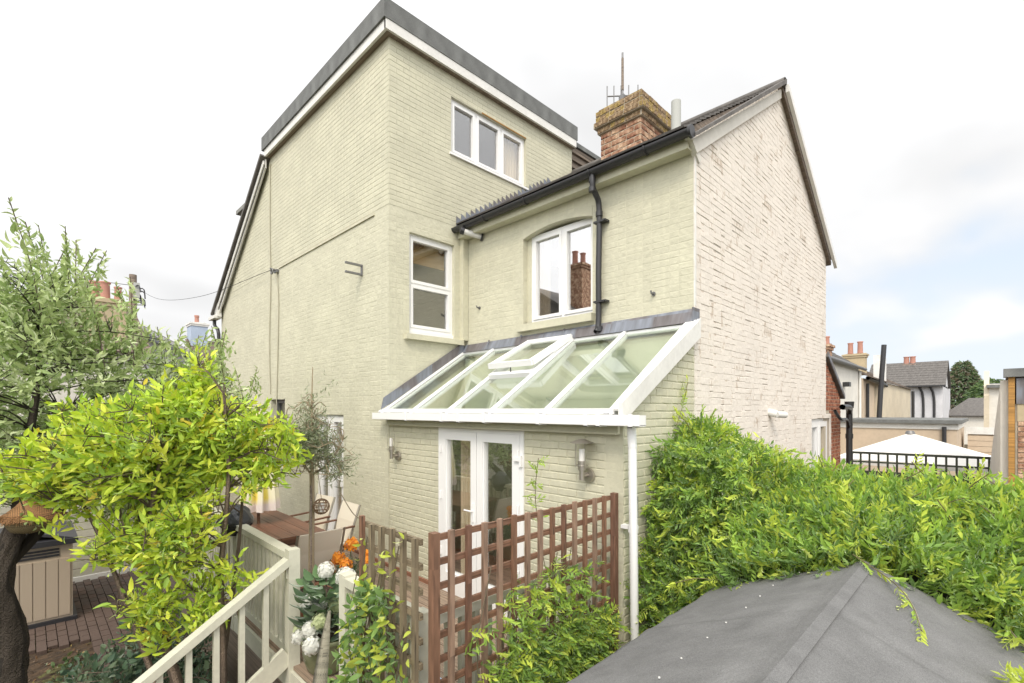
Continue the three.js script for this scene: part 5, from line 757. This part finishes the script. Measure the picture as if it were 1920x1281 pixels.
// ================================================================ RIGHT: NEIGHBOURS
{ const t = thing('brick_lean_to', 'red brick lean-to end wall beyond the off-white gable', 'lean-to', [-3.5, -1, -11.7]), F = FZ(-2.33);
  const w = wall(t, 'end_wall', F, [[11.0, -1], [12.42, -1], [12.42, 2.55], [11.0, 3.3]], [], .25, mat.mortar);
  brickwork(w, F, [[11.43, 0], [12.42, 0], [12.42, 2.55], [11.43, 3.06]], [], mat.brickRed, { flemish: true, single: 60, depth: [.006, .012], seed: 61 }); brickwork(w, F, [[11.0, 2.2], [11.43, 2.2], [11.43, 3.06], [11.0, 3.3]], [], mat.brickRed, { flemish: true, single: 20, depth: [.006, .012], seed: 62 });
  part(t, 'side_wall', box(-6.2, -2.6, -1, 2.5, -12.42, -12.2), mat.brickRed); part(t, 'roof', slab([V(-2.26, 2.56, -12.5), V(-6.2, 2.56, -12.5), V(-6.2, 3.36, -11.0), V(-2.26, 3.36, -11.0)], .07), mat.slate); part(t, 'verge_lead', slab([V(-2.25, 2.5, -12.5), V(-2.25, 2.58, -12.5), V(-2.25, 3.40, -11.0), V(-2.25, 3.3, -11.0)], .03), mat.lead);
  const p = part(t, 'soil_pipe', [rod(V(-2.17, -1, -12.45), V(-2.17, 2.42, -12.45), .06, .06, 16), rod(V(-2.17, 2.3, -12.45), V(-2.17, 2.44, -12.45), .08, .09, 16), tube([V(-2.17, 2.2, -12.45), V(-2.12, 2.3, -12.2), V(-2.12, 2.32, -11.5)], .055, 14, 12), tube([V(-2.17, 1.9, -12.4), V(-2.15, 2.05, -12.1), V(-2.15, 2.1, -11.4), V(-2.2, 2.25, -11.25)], .03, 14, 10)], mat.black, { label: 'black soil pipe with branches' }); for (const y of [1.7, .6]) part(p, 'pipe_collar', rod(V(-2.17, y - .05, -12.45), V(-2.17, y + .05, -12.45), .072, .072, 16), mat.black); }
{ // dark fence with trellis top
  const t = thing('trellis_top_fence', 'dark green fence with trellis top in front of the white canopy', 'fence', [-1.1, -1, -13.3]), a = V(-2.25, 0, -13.2), b = V(.12, 0, -13.55), pos = (s, y) => lerp3(a, b, s).add(V(0, y, 0));
  for (let i = 0; i < 16; i++) part(t, 'board', bar(pos((i + .5) / 16, -1), pos((i + .5) / 16, .86), .145, .02, V(0, 0, 1)), mat.fenceGreen);
  for (const y of [.88, 1.1, 1.3]) part(t, 'trellis_rail', bar(pos(0, y), pos(1, y), .04, y === 1.1 ? .035 : .05), mat.fenceGreen);
  for (let i = 0; i <= 15; i++) part(t, 'trellis_upright', bar(pos(i / 15, .88), pos(i / 15, 1.3), .035, i === 6 ? .09 : .04, V(0, 0, 1)), mat.fenceGreen);
  part(t, 'post', bar(pos(1.02, -1), pos(1.02, 1.38), .13, .13, V(0, 0, 1)), mat.fenceGreen); }
{ const t = thing('garden_canopy', 'white square garden parasol beyond the dark green fence', 'parasol', [-1.5, -1, -17]), c = V(-1.6, 1.62, -17.2), cs = [V(-3.1, .95, -15.6), V(.15, .95, -15.4), V(.1, .95, -18.9), V(-3.2, .95, -18.9)];
  for (let i = 0; i < 4; i++) part(t, 'canopy_panel', slab([cs[i], cs[(i + 1) % 4], c.clone().add(V(.01, 0, 0)), c.clone().add(V(-.01, 0, 0))], .01), mat.canvas); for (let i = 0; i < 4; i++) part(t, 'valance', slab([cs[i].clone().add(V(0, -.14, 0)), cs[(i + 1) % 4].clone().add(V(0, -.14, 0)), cs[(i + 1) % 4], cs[i]], .01), mat.canvas); part(t, 'pole', rod(V(-1.6, -1, -17.2), V(-1.6, 1.65, -17.2), .04), mat.ironGrey); part(t, 'cap', rod(V(-1.6, 1.6, -17.2), V(-1.6, 1.68, -17.2), .12, .08, 16), mat.ironGrey); }
{ const t = thing('flat_roof_extension', 'beige flat-roofed extension behind the white canopy', 'building', [-2.5, -1, -27]);
  part(t, 'wall', box(-6, -.95, -1, 1.55, -32, -25), mat.beige); part(t, 'white_fascia', box(-6.05, -.9, 1.5, 1.72, -32, -24.95), mat.white); part(t, 'roof_edge', box(-6.1, -.8, 1.72, 1.86, -32.1, -24.8), mat.feltEdge); part(t, 'air_brick', box(-2.75, -2.45, .85, 1.0, -25, -24.97), mat.beige); part(t, 'downpipe', rod(V(-1.3, -1, -24.9), V(-1.3, 1.6, -24.9), .07), mat.black); }
{ const t = thing('timber_outbuilding', 'tan boarded outbuilding with white eaves right of the flat-roofed extension', 'building', [.2, -1, -29.5]); for (let i = 0; i < 9; i++) part(t, 'board', box(-.75, 1.2, -1 + i * .24, -1 + i * .24 + .225, -29.1, -29), mat.beige); part(t, 'fascia_board', box(-.8, 1.3, 1.2, 1.5, -29.1, -28.95), mat.white); part(t, 'shell', box(-.75, 1.2, -1, 1.3, -31, -29.11), mat.beige); }
terrace('terrace_house', 'white rendered terrace wing with brick chimney beside the gable', [-6, -1, -26], (t) => {
  part(t, 'wall', box(-9, -4.75, -1, 4.35, -29.5, -20), mat.render); tiles(t, 'roof_tiles', V(-4.55, 4.3, -19.8), V(-4.55, 4.3, -29.7), V(-7, 6.0, -19.8), V(-7, 6.0, -29.7), 8, .3, mat.slate, .03); part(t, 'gutter', tube([V(-4.5, 4.3, -19.8), V(-4.5, 4.28, -29.7)], .08, 4, 8), mat.ironGrey);
  const c = chimney(t, -5.5, -4.85, 4.3, 5.0, -24.3, -23.6, mat.brick, { cap: mat.brick, pots: [[-5.3, -23.9, .35, .13], [-5.0, -24.1, .35, .12]] }); part(t, 'floodlight', box(-4.75, -4.5, 3.3, 3.5, -26.2, -25.8), mat.black); part(t, 'white_downpipe', rod(V(-4.68, -1, -29.4), V(-4.68, 4.2, -29.4), .06), mat.white); });
terrace('terrace_house', 'cream terrace wing with tall black soil pipe', [-6, -1, -36], (t) => {
  part(t, 'wall', [box(-9, -4.6, -1, 3.85, -33, -29.6)], mat.beige); part(t, 'wall', box(-9, -4.25, -1, 3.75, -46, -33.1), mat.renderWarm); tiles(t, 'roof_tiles', V(-4.1, 3.8, -29.6), V(-4.1, 3.7, -46.2), V(-7, 5.3, -29.6), V(-7, 5.3, -46.2), 8, .3, mat.tile, .03);
  part(t, 'gutter', tube([V(-4.4, 3.85, -29.7), V(-4.2, 3.6, -34)], .1, 4, 8), mat.black); part(t, 'soil_pipe', tube([V(-4.05, .5, -30), V(-3.95, 3, -30.1), V(-3.82, 5.5, -30.2)], .11, 8, 10), mat.black); part(t, 'downpipe', tube([V(-4.5, -1, -30.3), V(-4.5, 3.6, -30.3)], .07, 4, 8), mat.black); part(t, 'downpipe', rod(V(-4.1, -1, -45.8), V(-4.1, 3.6, -45.8), .1), mat.black);
  chimney(t, -6.6, -5.5, 4.4, 5.7, -36.8, -36.2, mat.buff, { pots: [[-6.3, -36.5, .7, .17], [-5.8, -36.5, .75, .17]] }); for (const z of [-33.5, -35.4]) part(t, 'roof_stack', box(-4.7, -4.4, 3.8, 5.3, z - .25, z + .1), mat.white); });
terrace('terrace_house', 'pale lilac house with brown slate roof at the far end of the terrace', [-5, -1, -57], (t) => {
  part(t, 'wall', box(-8, -2.9, -1, 4.3, -64, -54), mat.renderBlue); tiles(t, 'roof_tiles', V(-8.2, 4.3, -53.6), V(-2.7, 4.3, -53.6), V(-8.2, 6.6, -57.4), V(-2.7, 6.6, -57.4), 10, .35, mat.slate, .04); part(t, 'rear_slope', slab([V(-2.7, 4.3, -61), V(-8.2, 4.3, -61), V(-8.2, 6.6, -57.4), V(-2.7, 6.6, -57.4)], .1), mat.slate); part(t, 'gable', slab([V(-2.9, 4.2, -54), V(-2.9, 4.2, -61), V(-2.9, 6.55, -57.41), V(-2.9, 6.55, -57.39)], .2), mat.renderBlue);
  part(t, 'gutter', bar(V(-8.2, 4.25, -53.5), V(-2.7, 4.25, -53.5), .15, .12), mat.black); for (const x of [-4.4, -3.7]) part(t, 'downpipe', tube([V(x, 4.2, -53.7), V(x + .2, 3.6, -53.9), V(x + .2, -1, -53.9)], .09, 10, 8), mat.black); chimney(t, -5.8, -5.0, 6.0, 6.4, -57.8, -57.1, mat.brick, { pots: [[-5.6, -57.4, .7, .25], [-5.15, -57.4, .7, .25]] }); });
terrace('neighbour_building', 'off-white building with sloping roof edge left of the right-hand lean-to', [2, -1, -36], (t) => { part(t, 'wall', wallGeo([[35.5, -1], [40, -1], [40, 3.3], [36.6, 4.35], [35.5, 3.0]], FZ(-.1)), mat.renderWarm); part(t, 'wall', box(-.1, 6, -1, 3.6, -40, -35.6), mat.render); part(t, 'roof_edge', slab([V(-.2, 3.55, -35.3), V(6, 3.55, -35.3), V(6, 3.8, -40), V(-.2, 3.8, -40)], .15), mat.feltEdge); });
function wallGeo(poly, F) { const s = new THREE.Shape(poly.map(([a, b]) => new THREE.Vector2(a, b))); return new THREE.ExtrudeGeometry(s, { depth: .2, bevelEnabled: false }).translate(0, 0, -.2).applyMatrix4(new THREE.Matrix4().makeBasis(F.u, V(0, 1, 0), F.n).setPosition(F.at(0, 0, 0))); }
terrace('right_lean_to', 'lean-to at the right edge with brown brick face and orange timber corner', [1.2, -1, -11.3], (t) => {
  const F = FX(-10.05), w = part(t, 'brick_face', box(.24, 2.4, -1, 2.35, -10.3, -10.06), mat.mortar); brickwork(w, F, [[.26, -.9], [2.4, -.9], [2.4, 2.1], [.26, 2.1]], [], mat.brick, { flemish: true, single: 40, depth: [.006, .014], seed: 71 }); part(t, 'lintel', box(.26, 2.4, 2.1, 2.35, -10.06, -10.045), mat.buff);
  part(t, 'corner_post', box(.17, .235, -1, 2.74, -10.12, -10.03), mat.timberOrange); part(t, 'lead_band', box(.25, 2.4, 2.35, 2.72, -10.2, -10.03), mat.lead); part(t, 'roof_edge', box(.12, 2.5, 2.74, 2.86, -10.25, -9.98), mat.feltEdge);
  part(t, 'side_wall', slab([V(.19, -1, -10.13), V(.19, 2.7, -10.13), V(.05, .9, -13.4), V(.05, -1, -13.4)], -.1), mat.render); tiles(t, 'verge_tiles', V(.0, .95, -13.45), V(2.4, .95, -13.45), V(.15, 2.78, -10.2), V(2.4, 2.78, -10.2), 14, .25, mat.tile, .03); for (const [y, z] of [[1.3, -10.6], [1.1, -10.8], [.8, -10.9]]) part(t, 'hook', rod(V(.18, y, z), V(.12, y, z), .015), mat.black); });
terrace('right_gable_house', 'stone-coloured gable corner above the right-hand lean-to', [2.2, -1, -13], (t) => { part(t, 'wall', wallGeo([[11.4, -1], [16, -1], [16, 4.6], [13.2, 4.6], [11.4, 2.6]], FZ(.74)), mat.buff); part(t, 'wall', box(.76, 5, -1, 2.5, -15.8, -11.5), mat.buff); part(t, 'verge_board', slab([V(.76, 2.5, -11.35), V(.76, 2.65, -11.35), V(.76, 4.7, -13.2), V(.76, 4.55, -13.2)], .04), mat.timberOld); });
// far trees
function farTree(label, x, z, h, r, seed, cols, cone) {
  const t = thing(cone ? 'conifer_tree' : 'garden_tree', label, 'tree', [x, -1, z]), q = rng(seed), list = []; part(t, 'trunk', rod(V(x, -1, z), V(x, h * .9, z), .3, .06, 8), mat.bark);
  const limbs = []; for (let i = 0; i < 26; i++) { const y = mixn(.5, h * .92, i / 26), a = i * 2.4, rr = (cone ? (1 - (y / h)) : Math.sqrt(Math.max(0, 1 - ((y / h - .45) / .6) ** 2))) * r * .9; limbs.push(rod(V(x, y, z), V(x + rr * Math.cos(a), y - .2, z + rr * Math.sin(a)), .06, .015, 5)); } part(t, 'branches', limbs, mat.bark);
  for (let i = 0; i < 4200; i++) { const v = Math.pow(q(), .8), y = mixn(.3, h, v), prof = cone ? Math.pow(1 - v, .75) : Math.sqrt(Math.max(0, 1 - ((v - .45) / .58) ** 2)), a = q() * 6.28, lump = .62 + .6 * fbm(Math.cos(a) * 2 + seed, y * .9, Math.sin(a) * 2, 3), rr = r * prof * lump * (.55 + .5 * Math.sqrt(q())); list.push({ m: frame(V(x + rr * Math.cos(a), y, z + rr * Math.sin(a)), V(Math.cos(a), .1 - .5 * q(), Math.sin(a)).addScaledVector(rv(q), .5), q() * 6, 1), c: Math.floor(q() * cols.length) }); }
  foliage(t, 'spray', 'foliage', [withUV(leafGeo(.7, .3, { seg: 2, fold: .5, droop: .4 }))], list, cols, {});
}
farTree('tall dark conifer with a bare brown patch behind the lilac house', -2.6, -84, 8.2, 3.2, 1, [[.10, .17, .06], [.14, .22, .08], [.22, .18, .11]], true);
farTree('broad green conifer right of the tall one', .6, -80, 5.6, 2.8, 2, [[.11, .19, .05], [.16, .25, .07], [.08, .15, .05]], false);
farTree('lower yellowish tree near the off-white building', 2.6, -70, 4.4, 2.2, 3, [[.22, .27, .07], [.15, .22, .07]], false);
for (const [x, z, h, k] of [[-5.6, 6.5, 3.0, 12], [-2.2, 7, 2.8, 13]]) farTree(['garden tree mirrored in the french doors, nearest the apple tree', 'tall garden tree mirrored in the left french door', 'garden tree mirrored in the right french door', 'garden tree behind the shed end of the garden'][k - 11], x, z, h, 2.2, k, [[.06, .11, .035], [.09, .15, .045], [.05, .09, .03]], false);
{ const t = thing('slate_roof_bungalow', 'low grey slate hipped roof in front of the conifers', 'building', [-.5, -1, -66]); part(t, 'wall', box(-3, 2, -1, 1.8, -68, -62), mat.render); part(t, 'roof', [slab([V(-3.4, 1.7, -61.6), V(2.4, 1.7, -61.6), V(.6, 3.4, -65), V(-1.6, 3.4, -65)], .1), slab([V(2.4, 1.7, -61.6), V(2.4, 1.7, -68.4), V(.6, 3.4, -65.1), V(.6, 3.4, -65)], .1), slab([V(2.4, 1.7, -68.4), V(-3.4, 1.7, -68.4), V(-1.6, 3.4, -65), V(.6, 3.4, -65)], .1)], mat.slate); part(t, 'skylight', slab([V(.2, 2.25, -62.6), V(1.2, 2.25, -62.6), V(1.1, 2.7, -63.5), V(.2, 2.7, -63.5)], .02), mat.upvc); }
renderer.render(scene, camera);
